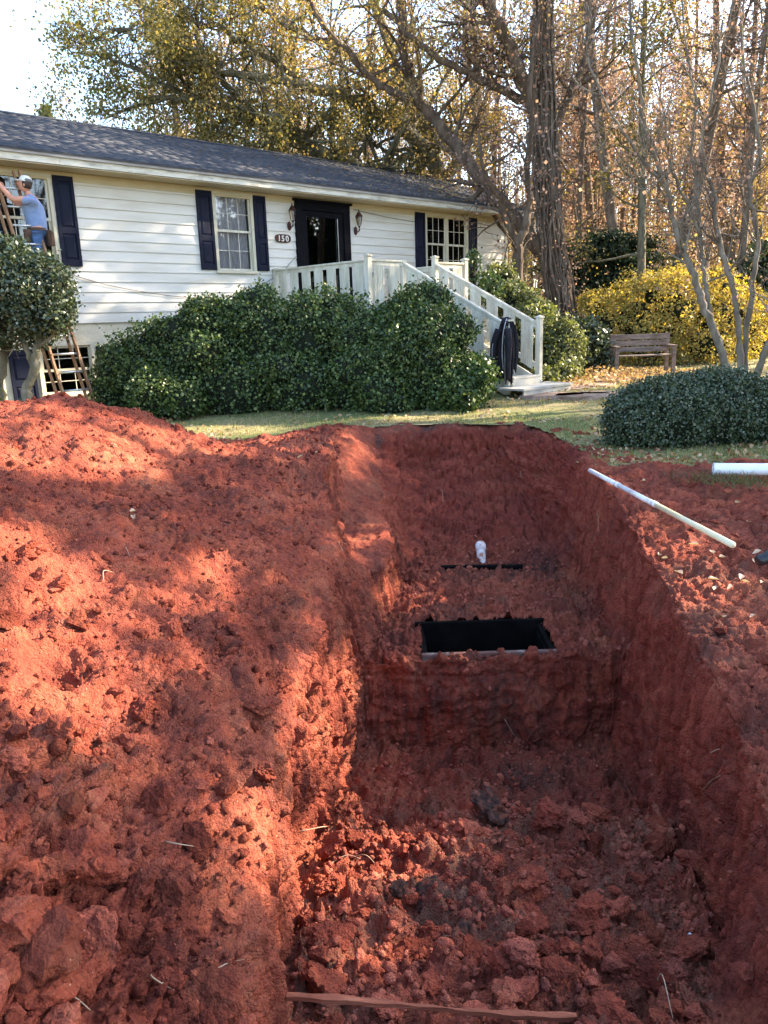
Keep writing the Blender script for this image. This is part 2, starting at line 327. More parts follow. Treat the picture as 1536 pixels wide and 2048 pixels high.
M_BOARD = noise_mat('muddy_board', [(0.3, (0.18, 0.055, 0.03)), (0.55, (0.27, 0.085, 0.045)), (0.75, (0.36, 0.17, 0.10))], 6, 8, 0.9, 0.3, 30, (0.6, 5, 5))
M_RUBBER = noise_mat('black_rubber', [(0.3, (0.010, 0.010, 0.011)), (0.7, (0.02, 0.02, 0.022))], 8, 4, 0.4, 0.05, spec=0.5)
def glass_mat(name, alpha_rough=0.03, dark=0.5):
    m, t, b = new_mat(name)
    g = t.nodes.new('ShaderNodeBsdfGlossy'); g.inputs['Roughness'].default_value = alpha_rough; g.inputs['Color'].default_value = (0.9, 0.92, 0.95, 1)
    tr = t.nodes.new('ShaderNodeBsdfTransparent'); tr.inputs[0].default_value = (dark, dark, dark*1.02, 1)
    fr = nd(t, 'ShaderNodeFresnel', IOR=1.52)
    mp = nd(t, 'ShaderNodeMath', operation='MULTIPLY_ADD'); mp.inputs[1].default_value = 1.0; mp.inputs[2].default_value = 0.01; lk(t, fr.outputs[0], mp.inputs[0])
    mx = t.nodes.new('ShaderNodeMixShader'); lk(t, mp.outputs[0], mx.inputs[0]); lk(t, tr.outputs[0], mx.inputs[1]); lk(t, g.outputs[0], mx.inputs[2])
    lk(t, mx.outputs[0], t.nodes['Material Output'].inputs[0]); return m
M_GLASS = glass_mat('window_glass', 0.03, 0.9)
M_GLASSD = glass_mat('storm_door_glass', 0.02, 0.45)
# shingles
def shingle_mat():
    m, t, b = new_mat('asphalt_shingle'); co = tcoord(t)
    g = t.nodes.new('ShaderNodeNewGeometry')
    n = nd(t, 'ShaderNodeTexNoise', Scale=1.2, Detail=7, Roughness=0.65); lk(t, co, n.inputs['Vector'])
    n2 = nd(t, 'ShaderNodeTexNoise', Scale=120.0, Detail=3); lk(t, co, n2.inputs['Vector'])
    a = nd(t, 'ShaderNodeMath', operation='MULTIPLY_ADD'); a.inputs[1].default_value = 0.16; lk(t, g.outputs['Random Per Island'], a.inputs[0]); lk(t, n.outputs[0], a.inputs[2])
    a2 = nd(t, 'ShaderNodeMath', operation='MULTIPLY_ADD'); a2.inputs[1].default_value = 0.25; lk(t, n2.outputs[0], a2.inputs[0]); lk(t, a.outputs[0], a2.inputs[2])
    r = ramp(t, [(0.35, (0.008, 0.010, 0.016)), (0.65, (0.020, 0.024, 0.034)), (0.95, (0.050, 0.052, 0.060))], a2.outputs[0])
    lk(t, r.outputs[0], b.inputs['Base Color']); b.inputs['Roughness'].default_value = 0.75
    bp = nd(t, 'ShaderNodeBump', Strength=0.5, Distance=0.004); lk(t, n2.outputs[0], bp.inputs['Height']); lk(t, bp.outputs[0], b.inputs['Normal'])
    return m
M_SHING = shingle_mat()
def ground_mat():
    m, t, b = new_mat('yard_grass_ground'); co = tcoord(t)
    n = nd(t, 'ShaderNodeTexNoise', Scale=0.7, Detail=8, Roughness=0.6); lk(t, co, n.inputs['Vector'])
    n2 = nd(t, 'ShaderNodeTexNoise', Scale=22.0, Detail=8, Roughness=0.75); lk(t, co, n2.inputs['Vector'])
    r1 = ramp(t, [(0.30, (0.045, 0.055, 0.018)), (0.44, (0.15, 0.14, 0.05)), (0.56, (0.34, 0.26, 0.12)), (0.72, (0.48, 0.38, 0.21))], n2.outputs[0])
    r2 = ramp(t, [(0.30, (0.05, 0.075, 0.018)), (0.52, (0.14, 0.16, 0.04)), (0.75, (0.28, 0.23, 0.10))], n2.outputs[0])
    rm = ramp(t, [(0.42, (0, 0, 0)), (0.58, (1, 1, 1))], n.outputs[0])
    mx = nd(t, 'ShaderNodeMixRGB'); lk(t, rm.outputs[0], mx.inputs[0]); lk(t, r2.outputs[0], mx.inputs[1]); lk(t, r1.outputs[0], mx.inputs[2])
    lk(t, mx.outputs[0], b.inputs['Base Color']); b.inputs['Roughness'].default_value = 0.95
    bp = nd(t, 'ShaderNodeBump', Strength=0.8, Distance=0.03); lk(t, n2.outputs[0], bp.inputs['Height']); lk(t, bp.outputs[0], b.inputs['Normal'])
    return m
M_GROUND = ground_mat()
L_HOLLY = leaf_mat('dark_glossy_leaf', [(0.0, (0.024, 0.044, 0.014)), (0.5, (0.046, 0.078, 0.022)), (0.82, (0.085, 0.128, 0.034)), (1.0, (0.20, 0.23, 0.08))], 0.14, 0.42, 0.35, (1.1, 1.3, 0.4))
L_BOX = leaf_mat('blue_green_clipped_leaf', [(0.0, (0.024, 0.042, 0.018)), (0.6, (0.052, 0.076, 0.036)), (0.9, (0.10, 0.125, 0.068)), (1.0, (0.20, 0.20, 0.14))], 0.12, 0.4, 0.5)
L_TOPI = leaf_mat('topiary_leaf', [(0.0, (0.022, 0.034, 0.018)), (0.6, (0.045, 0.065, 0.032)), (0.9, (0.085, 0.105, 0.055)), (1.0, (0.20, 0.22, 0.12))], 0.12, 0.32, 0.6)
L_YEL = leaf_mat('yellow_bush_leaf', [(0.0, (0.20, 0.16, 0.07)), (0.4, (0.36, 0.30, 0.10)), (0.75, (0.52, 0.45, 0.15)), (1.0, (0.24, 0.26, 0.09))], 0.45, 0.6, 0.2, (1.2, 1.0, 0.3))
L_OLIVE = leaf_mat('oak_olive_leaf', [(0.0, (0.085, 0.085, 0.040)), (0.4, (0.16, 0.15, 0.065)), (0.75, (0.28, 0.23, 0.10)), (1.0, (0.42, 0.34, 0.15))], 0.5, 0.6, 0.2, (1.2, 1.05, 0.4))
L_GOLD = leaf_mat('gold_leaf', [(0.0, (0.17, 0.12, 0.055)), (0.5, (0.34, 0.25, 0.11)), (1.0, (0.50, 0.38, 0.20))], 0.45, 0.6, 0.2, (1.2, 1.0, 0.45))
L_RUST = leaf_mat('rust_leaf', [(0.0, (0.12, 0.07, 0.058)), (0.5, (0.26, 0.165, 0.135)), (1.0, (0.42, 0.31, 0.26))], 0.42, 0.7, 0.2, (1.15, 1.0, 0.7))
L_LIGHT = leaf_mat('pale_green_leaf', [(0.0, (0.05, 0.065, 0.025)), (0.5, (0.10, 0.12, 0.045)), (0.85, (0.18, 0.19, 0.08)), (1.0, (0.30, 0.31, 0.16))], 0.35, 0.45, 0.4, (1.1, 1.1, 0.5))
L_CONIF = leaf_mat('dark_conifer_needle', [(0.0, (0.012, 0.022, 0.012)), (0.6, (0.025, 0.042, 0.02)), (1.0, (0.055, 0.08, 0.035))], 0.15, 0.6, 0.3)
L_GRASS = leaf_mat('grass_blade', [(0.0, (0.09, 0.13, 0.03)), (0.35, (0.18, 0.22, 0.05)), (0.6, (0.34, 0.30, 0.12)), (1.0, (0.50, 0.41, 0.23))], 0.3, 0.7, 0.2, (1.1, 1.1, 0.5))
L_LITTER = leaf_mat('fallen_leaf', [(0.0, (0.20, 0.10, 0.05)), (0.4, (0.38, 0.21, 0.11)), (0.75, (0.52, 0.34, 0.2)), (1.0, (0.60, 0.46, 0.32))], 0.2, 0.7, 0.2)
L_DRY = leaf_mat('dry_tan_leaf', [(0.0, (0.46, 0.30, 0.19)), (1.0, (0.66, 0.50, 0.37))], 0.15, 0.6, 0.25)

# ------------------------------------------------------------------ the excavation and the heap (one lofted surface)
def yard_h(x, y):
    return 0.20*np.clip((y-8.5)/5.5, 0, 1)**1.2 + 0.012*np.sin(x*1.3+y*0.7)
# columns: A outer, B, C, D, E heap foot, G rim L, H1, H2, I bottom L, K floor, L bottom R, M, N rim R, O, P, Q outer
def row(y, B, C, D, E, G, H1, H2, I, K, L, Mm, N, O, P, za=None, zq=None):
    xa = -(0.8*y+1.8); xq = 0.8*y+1.8
    return [(xa, y, B[1] if za is None else za)] + [(p[0], y+(p[2] if len(p) > 2 else 0), p[1]) for p in (B, C, D, E, G, H1, H2, I, K, L, Mm, N, O, P)] + [(xq, y, P[1] if zq is None else zq)]
ROWS = [
 row(0.9, (-1.9,.40),(-1.4,.32),(-1.05,.15),(-.75,-.1),(-.45,-.35),(-.40,-.42),(-.38,-.48),(-.3,-.5),(.4,-.45),(1.0,-.45),(1.1,-.40),(1.2,-.35),(1.6,-.25),(2.3,-.2)),
 row(1.6, (-2.2,.45),(-1.6,.36),(-1.15,.15),(-.80,-.12),(-.43,-.42),(-.41,-.55),(-.40,-.68),(-.34,-.74),(.35,-.72),(.95,-.72),(1.1,-.66),(1.22,-.55),(1.7,-.4),(2.6,-.28)),
 row(2.2, (-2.5,.58),(-1.85,.42),(-1.35,.18),(-.90,-.12),(-.46,-.44),(-.46,-.65),(-.46,-.85),(-.40,-.95),(.3,-.92),(1.0,-.98),(1.22,-.82),(1.38,-.62),(1.8,-.48),(2.9,-.32)),
 row(3.0, (-3.0,.72),(-2.2,.55),(-1.6,.26),(-1.0,-.10),(-.50,-.43),(-.51,-.70),(-.52,-.98),(-.46,-1.18),(.3,-1.14),(1.50,-1.26),(1.58,-.95),(1.64,-.60),(2.1,-.48),(3.4,-.28)),
 row(3.6, (-3.3,.80),(-2.4,.62),(-1.7,.34),(-1.02,-.04),(-.46,-.42),(-.49,-.75),(-.52,-1.1),(-.48,-1.38),(.3,-1.30),(1.60,-1.38),(1.68,-.98),(1.76,-.52),(2.3,-.40),(3.8,-.24)),
 row(4.0, (-3.5,.84),(-2.5,.68),(-1.75,.38),(-1.02,0.0),(-.46,-.42),(-.48,-.8),(-.50,-1.2),(-.48,-1.5),(.5,-1.36),(1.62,-1.45),(1.72,-1.0),(1.82,-.46),(2.4,-.36),(4.0,-.2)),
 row(4.35,(-3.6,.86),(-2.55,.7),(-1.8,.4),(-1.02,.02),(-.44,-.41),(-.44,-.85),(-.45,-1.3),(-.42,-1.62),(.6,-1.68),(1.66,-1.68),(1.76,-1.02),(1.86,-.40),(2.5,-.32),(4.2,-.17)),
 row(4.9, (-3.8,.88),(-2.65,.74),(-1.85,.44),(-1.0,.06),(-.38,-.36),(-.38,-.85),(-.36,-1.35),(-.32,-1.70),(.6,-1.74),(1.70,-1.72),(1.82,-1.0),(1.92,-.32),(2.7,-.25),(4.5,-.12)),
 row(5.46,(-4.0,.88),(-2.75,.78),(-1.85,.46),(-1.0,.10),(-.36,-.28),(-.30,-.75),(-.24,-1.25),(-.20,-1.66),(.6,-1.74),(1.74,-1.72),(1.85,-1.0),(1.97,-.25),(2.9,-.19),(4.8,-.08)),
 row(5.56,(-4.05,.88),(-2.8,.78),(-1.85,.46),(-1.0,.10),(-.36,-.27),(-.28,-.62),(-.22,-.85),(-.15,-1.04),(.6,-1.05),(1.76,-1.02),(1.88,-.7),(1.98,-.24),(3.0,-.18),(4.9,-.08)),
 row(6.3, (-4.3,.86),(-2.95,.86),(-1.9,.5),(-1.0,.16),(-.42,-.12),(-.25,-.42),(-.10,-.62),(-.02,-1.0),(.8,-1.03),(1.82,-1.0),(1.95,-.6),(2.06,-.12),(3.2,-.08),(5.2,-.03)),
 row(6.95,(-4.6,.84),(-3.0,.90),(-1.95,.52),(-1.02,.22),(-.52,.06),(-.42,-.42),(.04,-.50),(.12,-.98),(.8,-1.0),(1.84,-1.0),(1.98,-.55),(2.10,-.03),(3.3,-.01),(5.5,.0)),
 row(7.6, (-4.9,.72),(-3.1,.84),(-2.0,.50),(-1.05,.26),(-.56,.22),(-.48,-.36),(.02,-.46),(.20,-.98),(.9,-1.0),(1.84,-1.0),(2.0,-.5),(2.16,.02),(3.4,.03),(5.8,.03)),
 row(8.1, (-5.1,.50),(-3.1,.66),(-2.0,.40),(-1.1,.22),(-.60,.18),(-.44,-.14),(-.05,-.44),(.32,-.95),(1.0,-.97),(1.80,-.96),(2.02,-.4),(2.20,.0),(3.4,-.06),(5.9,-.10)),
 row(9.0, (-5.4,.10),(-3.2,.28),(-2.1,.16),(-1.2,.14),(-.62,.16),(-.40,.0),(.05,-.36),(.48,-.78),(1.1,-.82),(1.76,-.76),(2.02,-.28),(2.24,.0),(3.4,-.08),(6.2,-.10)),
 row(9.9, (-5.8,-.06),(-3.4,.0),(-2.2,.02),(-1.3,.08),(-.66,.14),(-.42,.08),(.0,-.16),(.46,-.58),(1.1,-.62),(1.72,-.55),(1.98,-.15),(2.20,.02),(3.4,-.08),(6.4,-.10)),
 row(10.5,(-6.0,-.06),(-3.6,-.06),(-2.4,-.03),(-1.4,.04),(-.66,.15),(-.40,.14),(.0,.0),(.42,-.40),(1.1,-.44),(1.64,-.36),(1.85,-.08),(2.05,.03),(3.4,-.08),(6.6,-.10)),
 row(10.85,(-6.2,-.06),(-3.6,-.06),(-2.4,-.04),(-1.4,.0),(-.66,.13),(-.40,.12),(.0,.09),(.45,.085),(1.1,.085),(1.5,.085),(1.75,.08),(1.95,.07),(3.4,-.06),(6.8,-.10)),
 row(11.2,(-6.3,-.06),(-3.6,-.06),(-2.4,-.06),(-1.4,-.05),(-.66,.06),(-.40,.06),(.0,.05),(.45,.05),(1.1,.05),(1.5,.05),(1.75,.04),(1.95,.0),(3.4,-.06),(6.9,-.10)),
]
NET = np.array(ROWS, float)                                   # (rows, 16, 3)
seg_n = [8, 34, 66, 76, 84, 38, 38, 38, 62, 98, 42, 42, 62, 36, 8]   # vertices per column span
NU = sum(seg_n)+1
row_w = [34, 72, 86, 64, 46, 42, 52, 46, 46, 56, 40, 36, 26, 38, 32, 24, 22, 8]
def interp_mono(Pa, ns):
    """linear along axis 0 with ns points per span, then smoothed later"""
    out = []
    for i, n in enumerate(ns):
        t = np.linspace(0, 1, n, endpoint=False).reshape((-1,)+(1,)*(Pa.ndim-1))
        # cardinal spline with tension
        a = Pa[max(i-1, 0)]; b = Pa[i]; c = Pa[i+1]; d = Pa[min(i+2, len(Pa)-1)]
        m1 = (c-a)*0.5; m2 = (d-b)*0.5
        lim = np.abs(c-b)*1.2
        m1 = np.clip(m1, -lim, lim); m2 = np.clip(m2, -lim, lim)
        t2, t3 = t*t, t*t*t
        out.append((2*t3-3*t2+1)*b+(t3-2*t2+t)*m1+(-2*t3+3*t2)*c+(t3-t2)*m2)
    out.append(Pa[-1:]); return np.concatenate(out, 0)
G1 = interp_mono(NET, row_w)                                   # (NV,16,3)
G2 = interp_mono(G1.transpose(1, 0, 2), seg_n).transpose(1, 0, 2)  # (NV,NU,3)
NV = G2.shape[0]
def smooth_grid(A, it):
    for _ in range(it):
        B = A.copy()
        B[1:-1] = 0.25*A[:-2]+0.5*A[1:-1]+0.25*A[2:]
        A = B.copy(); B[:, 1:-1] = 0.25*A[:, :-2]+0.5*A[:, 1:-1]+0.25*A[:, 2:]
        A = B
    return A
G = smooth_grid(G2, 5)
def gnorm(A):
    du = np.gradient(A, axis=1); dv = np.gradient(A, axis=0)
    N = np.cross(du, dv); N /= np.linalg.norm(N, axis=2, keepdims=True)+1e-9
    return N
N0 = gnorm(smooth_grid(G, 30))
Pf = G.reshape(-1, 3).astype(np.float32); Nf = N0.reshape(-1, 3).astype(np.float32)
X, Y, Z = Pf[:, 0], Pf[:, 1], Pf[:, 2]
steep = np.clip((0.80-Nf[:, 2])/0.35, 0, 1)
def blob(cx, cy, rx, ry, cz=None, rz=1):
    d = ((X-cx)/rx)**2+((Y-cy)/ry)**2
    if cz is not None: d = d+((Z-cz)/rz)**2
    return np.exp(-d*1.2).astype(np.float32)
front = np.clip((4.5-Y)/0.5, 0, 1)*np.clip((X+.55)/.2, 0, 1)*np.clip((1.8-X)/.2, 0, 1)*np.clip((-Z-.45)/.3, 0, 1)*(1-np.clip((np.abs(Nf[:, 0])-.45)/.2, 0, 1))   # clod ramp at the near end
heap = np.clip((-.35-X)/.3, 0, 1)
nearL = heap*np.clip((2.9-Y)/1.2, 0, 1)
right = np.clip((X-1.3)/.3, 0, 1)*np.clip((Z+.75)/.15, 0, 1)
patch = np.clip(0.5+1.3*fbm(Pf, 1.7, 3, 5), 0, 1)
patch2 = np.clip(0.5+1.5*fbm(Pf, 3.1, 3, 9), 0, 1)
floorz0 = 0
big = fbm(Pf, 1.1, 3, 1)*0.10*(0.35+0.65*heap)*(1-0.5*steep) + fbm(Pf, 3.2, 4, 2)*0.055
floorz = np.clip((-.88-Z)/.1, 0, 1)*(1-front)
rough = 0.26+0.34*heap*(0.35+patch)+.85*front+.75*nearL+0.45*right*patch+0.45*floorz*(0.4+patch2)
rough = rough*(1-0.80*steep*(1-front))
c1 = clodn(Pf, 6.5, 21, 0.5); c2 = clodn(Pf, 14.0, 22, 0.7); c3 = clodn(Pf+0.3*fbm(Pf, 20, 2, 4)[:, None]*0.05, 31.0, 23, 0.8); c4 = clodn(Pf, 70.0, 24, 0.85)
nearf = np.clip((6.5-Y)/3.0, 0.25, 1)
disp = big + rough*(0.75*c1*(0.25+0.75*front+0.8*nearL*patch) + 0.95*c2*(0.4+0.6*patch2) + 1.0*c3 + 0.9*c4*nearf)
warp = Pf+np.stack([fbm(Pf, 5, 2, 51), fbm(Pf, 5, 2, 52), fbm(Pf, 5, 2, 53)], 1)*.07
b1 = blocks(warp, 4.6, 31, 1.0, .22, .12); b2 = blocks(warp, 11.0, 32, 1.0, .25, .14); b3 = blocks(warp, 27.0, 33, 1.0, .25, .18)
loose = np.clip(.20+.45*front+.28*heap*patch2+.42*nearL+.7*floorz+.3*right, 0, 1.1)*(1-.8*steep*(1-front))
disp += loose*(.30*b1+.55*b2+.60*b3)
disp += steep*(1-front)*(.16*blocks(warp*np.array([1, 1, .45]), 7.0, 34, 1.0, .3, .10)+.25*blocks(warp*np.array([1, 1, .5]), 19.0, 35, 1.0, .2, .12))
backw = np.clip((Y-8.1)/.4, 0, 1)*np.clip((.03-Z)/.1, 0, 1)*np.clip((X+.2)/.2, 0, 1)*np.clip((10.9-Y)/.2, 0, 1)
dq = np.stack([X*2.2+Y*1.2, Y*9+X*3, Z*9], 1)
disp += backw*(.42*blocks(warp, 6.5, 36, 1.0, .28, .10)+.40*blocks(warp, 15.0, 37, 1.0, .25, .12)+.030*vnoise(dq, 1.0, 47)+.016*vnoise(dq*2.3, 1.0, 48))
ribs = np.clip(1-np.abs(Y-5.5)/.16, 0, 1)*(Z < -1.08)*(X > -.15)*(X < 1.75); disp += ribs*.35*blocks(warp, 16.0, 38, 1.0, .25, .14); disp += ribs*.008*np.sin(X*42+1.5*fbm(Pf, 3, 2, 54))
disp += fbm(Pf, 26, 4, 12)*0.013*(1-.5*steep) + np.abs(fbm(Pf, 9, 3, 14))*-0.03*(0.4+rough)
# layered slabs in the heap face: stepped ledges
# excavator tooth striations on the cut walls: grooves that run down the wall
wall = steep*(1-front)
gv = vnoise(np.stack([X*9, Y*20, Z*1.2], 1), 1.0, 40)+0.6*vnoise(np.stack([X*20, Y*48, Z*2.0], 1), 1.0, 41)+0.35*vnoise(np.stack([X*40, Y*100, Z*5.0], 1), 1.0, 45)
disp += .07*blob(-2.95, 7.3, .45, .5)*(.6+.8*np.abs(fbm(Pf, 3.5, 3, 77)))+.10*blob(-2.2, 7.6, .35, .3)
disp += wall*gv*0.034*(np.abs(Nf[:, 0]) > 0.3)
gx = vnoise(np.stack([X*9, Z*2.5, Y*2], 1), 1.0, 42)+0.6*vnoise(np.stack([X*22, Z*5, Y*3], 1), 1.0, 43)
disp += wall*gx*0.024*(np.abs(Nf[:, 1]) > 0.4)
ledge = np.abs(vnoise(np.stack([X*1.3, Y*1.3, Z*9], 1), 1.0, 44)); disp += wall*(-0.05)*np.clip(0.25-ledge, 0, .25)*4*patch
edge = np.zeros((NV, NU), np.float32); edge[3:-3, 2:-2] = 1; edge = edge.ravel()
D = (Pf + Nf*(disp*np.clip(edge, 0, 1))[:, None])
# burrow holes in the left cut wall and deep gaps
for hx, hy, hz, hr, hd in ((-.40, 3.55, -.78, .055, .16), (-.30, 4.75, -1.42, .15, .22), (-.48, 3.05, -.92, .05, .10)):
    dd = np.sqrt((D[:, 1]-hy)**2+((D[:, 2]-hz)*0.8)**2); w = np.clip(1-dd/hr, 0, 1)**0.5*(np.abs(D[:, 0]-hx) < .3)
    D[:, 0] -= w*hd
# dark burrow in the heap
w = np.clip(1-np.sqrt((D[:, 0]+1.42)**2+(D[:, 1]-3.05)**2)/.16, 0, 1)*0.20; D[:, 2] -= w
DG = D.reshape(NV, NU, 3)
# stains: R dark grey soil, G pale dry soil, B deep red
X, Y, Z = Pf[:, 0], Pf[:, 1], Pf[:, 2]
sR = np.clip(.72*blob(.80, 5.5, .45, .2, -1.35, .35)+.45*blob(1.0, 5.0, .5, .3, -1.7, .2)+.6*blob(1.72, 7.9, .3, .6, -.75, .35)+.35*blob(.6, 3.35, .45, .2)+.3*blob(.2, 2.7, .35, .3)+.35*blob(-1.3, 2.0, .3, .3)+.6*blob(1.3, 7.6, .5, .2, -1, .2)+.35*(patch2 > .8)+.55*np.clip((Y-8.6)/.3, 0, 1)*np.clip((Z+.10)/.06, 0, 1)*(X > -.1)*(X < 2.1), 0, .9)
sG = 0.9*np.clip(.9*front+.8*nearL*patch+.55*blob(.8, 6.9, .8, .6, -1, .3)*1+.5*blob(.5, 4.6, .6, .4, -1.7, .3)+.4*blob(2.4, 4.5, .7, 1.2)+.5*blob(-.9, 8.9, .5, .5)+.4*blob(1.2, 4.7, .3, .3), 0, .6)*patch2
sB = np.clip(.75*np.clip((Y-7.6)/1.2, 0, 1)*(X > .0)*(Z < .02)+.4*wall*(X > 1.2), 0, .8)
stain = np.stack([sR, sG, sB, np.ones_like(sR)], 1).astype(np.float32)
CUT = np.clip(wall*1.4, 0, 1)
# faces
iv, iu = np.meshgrid(np.arange(NV-1), np.arange(NU-1), indexing='ij')
F = np.stack([iv*NU+iu, iv*NU+iu+1, (iv+1)*NU+iu+1, (iv+1)*NU+iu], -1).reshape(-1, 4)
FC = D[F[:, 0]]
TX0, TX1, TY0, TY1 = 0.27, 1.33, 5.66, 6.27
hole = (FC[:, 0] > TX0) & (FC[:, 0] < TX1) & (FC[:, 1] > TY0) & (FC[:, 1] < TY1) & (FC[:, 2] > -1.25)
col_of = F[:, 0] % NU
uG = sum(seg_n[:5])                                           # left rim
def sub_mesh(name, mask, mat):
    f = F[mask]; used, inv = np.unique(f, return_inverse=True); f = inv.reshape(-1, 4)
    me = np_mesh(name, D[used], f, True)
    ca = me.color_attributes.new('stain', 'FLOAT_COLOR', 'POINT'); ca.data.foreach_set('color', stain[used].ravel())
    cu_ = me.attributes.new('cut', 'FLOAT', 'POINT'); cu_.data.foreach_set('value', CUT[used].astype(np.float32))
    return link(name, me, mat)
heap_o = sub_mesh('dirt_mound', (col_of < uG) & ~hole, M_SOIL)
tag(heap_o, 'large heap of crumbly red clay piled along the left side of the pit', 'dirt mound')
pit_o = sub_mesh('pit', (col_of >= uG) & ~hole, M_SOIL); tag(pit_o, kind='structure')

# ------------------------------------------------------------------ yard ground sheet, open where the earth is dug
rimL = np.array([(p[5][0], p[5][1]) for p in ROWS]); rimR = np.array([(p[12][0], p[12][1]) for p in ROWS])
xs = np.concatenate([-np.geomspace(260, 9, 22), np.linspace(-8.6, -3.2, 22), np.arange(-3.15, 5.2, 0.05), np.linspace(5.3, 9, 14), np.geomspace(9.6, 260, 22)])
ys = np.concatenate([-np.geomspace(200, 2, 12), np.linspace(-1, 7, 10), np.arange(7.3, 12.4, 0.05), np.linspace(12.6, 24, 40), np.geomspace(25, 420, 26)])
gx, gy = np.meshgrid(xs, ys)
gz = yard_h(gx, gy)
gP = np.stack([gx, gy, gz], -1).reshape(-1, 3)
dense = (np.abs(gP[:, 0]-1) < 8) & (np.abs(gP[:, 1]-12) < 8)
gP[:, 2] += np.where(dense, fbm(gP, 1.5, 3, 61)*0.03+fbm(gP, 9, 2, 62)*0.008, 0)
n1, n2 = gx.shape
a, b = np.meshgrid(np.arange(n1-1), np.arange(n2-1), indexing='ij')
GF = np.stack([a*n2+b, a*n2+b+1, (a+1)*n2+b+1, (a+1)*n2+b], -1).reshape(-1, 4)
gc = gP[GF].mean(1)
jit = fbm(gc*np.array([1, 1, 0]), 5, 3, 66)*0.10
xl = np.interp(gc[:, 1], rimL[:, 1], rimL[:, 0]); xr = np.interp(gc[:, 1], rimR[:, 1], rimR[:, 0])
near_cut = (gc[:, 1] < 7.85+0.9*np.clip((2.6-gc[:, 0])/1.5, -0.6, 0)+jit*3) & (gc[:, 1] > -0.5) & (np.abs(gc[:, 0]) < 0.8*gc[:, 1]+1.2)
inhole = near_cut | ((gc[:, 1] >= 7.0) & (gc[:, 1] < 10.84+jit*.6+0.08*np.sin(gc[:, 0]*3)) & (gc[:, 0] > xl-0.02) & (gc[:, 0] < xr+0.04+jit))
gF = GF[~inhole]
ground = link('ground', np_mesh('ground', gP, gF, True), M_GROUND); tag(ground, kind='structure')

# ------------------------------------------------------------------ clods: angular lumps
def rock_mesh(name, sub, seed, flat=0.8):
    import bmesh
    bm = bmesh.new(); bmesh.ops.create_icosphere(bm, subdivisions=sub, radius=1.0)
    r = np.random.default_rng(seed); V = np.array([v.co[:] for v in bm.verts])
    pn = r.normal(size=(11, 3)); pn /= np.linalg.norm(pn, axis=1, keepdims=True); pd = r.uniform(.55, 1.0, 11)
    dt = V @ pn.T; rad = np.min(np.where(dt > 0.12, pd/np.maximum(dt, .12), 9), axis=1); rad = np.minimum(rad, 1.15)
    V = V*rad[:, None]*np.array([1, r.uniform(.7, 1), r.uniform(.6, .9)])
    V = V + fbm(V+seed*3.7, 2.6, 3, seed)[:, None]*V*0.34 + fbm(V+seed*1.7, 7.5, 3, seed+5)[:, None]*V*0.16 - np.clip(fbm(V+seed, 4.0, 2, seed+9), 0, 1)[:, None]*V*.22
    for v, c in zip(bm.verts, V): v.co = c
    me = bpy.data.meshes.new(name); bm.to_mesh(me); bm.free(); return me
ROCK3 = [rock_mesh('clod_shape', 4, 100+i) for i in range(6)]
ROCK2 = [rock_mesh('clod_shape', 3, 120+i) for i in range(10)]
ROCK1 = [rock_mesh('clod_shape', 2, 140+i) for i in range(8)]
for me in ROCK3+ROCK2+ROCK1: me.materials.append(M_CLOD)
def rnd_rot(r): return (r.uniform(-.6, .6), r.uniform(-.6, .6), r.uniform(0, 6.28))
Dn = gnorm(DG).reshape(-1, 3)
flatidx = np.arange(NV*NU)
vis = (np.abs(D[:, 0]) < 0.52*D[:, 1]+0.45) & (D[:, 1] > 1.25) & ~((D[:, 0] > TX0-.12) & (D[:, 0] < TX1+.12) & (D[:, 1] > TY0-.15) & (D[:, 1] < TY1+.1))
up_ok = Dn[:, 2] > 0.45
def pick(weight, n, rg):
    w = weight*vis; w = w/w.sum(); return rg.choice(flatidx, n, p=w, replace=True)
# cell areas so that clods spread evenly over the ground rather than over the grid
area = np.abs(np.linalg.norm(np.cross(np.gradient(DG, axis=0), np.gradient(DG, axis=1)), axis=2)).ravel()
area = np.minimum(area, np.percentile(area, 98))
rg = np.random.default_rng(5)
placed = []
def place_clod(i, s, shape, parent, mat=None, sink=0.35, name='clod'):
    p = D[i]+Dn[i]*s*(0.5-sink)
    o = bpy.data.objects.new(name, shape); COL.objects.link(o); o.parent = parent
    o.location = tuple(float(c) for c in p)
    o.scale = (s*rg.uniform(.8, 1.25), s*rg.uniform(.8, 1.1), s*rg.uniform(.7, 1.0)); o.rotation_euler = rnd_rot(rg)
    return o
wf = area*(front > .6)*up_ok
for i in pick(wf, 238, rg):
    s = float(rg.choice([.034, .048, .066, .09], p=[.32, .33, .22, .13])); place_clod(i, s, ROCK2[rg.integers(10)] if s < .06 else ROCK3[rg.integers(6)], pit_o)
wl = area*(heap > .6)*up_ok*(0.2+nearL*2.5*patch)*(Y < 4)
for i in pick(wl, 238, rg):
    s = float(rg.choice([.028, .042, .060, .085], p=[.34, .34, .22, .10])); place_clod(i, s, ROCK2[rg.integers(10)] if s < .07 else ROCK3[rg.integers(6)], heap_o)
wl2 = area*(heap > .6)*up_ok*(Y > 3)*(patch > .3)
for i in pick(wl2, 60, rg):
    place_clod(i, float(rg.uniform(.02, .045)), ROCK2[rg.integers(10)], heap_o)
wr = area*(right > .6)*up_ok*(Y < 7.5)
for i in pick(wr, 60, rg):
    place_clod(i, float(rg.uniform(.02, .045)), ROCK2[rg.integers(10)], pit_o)
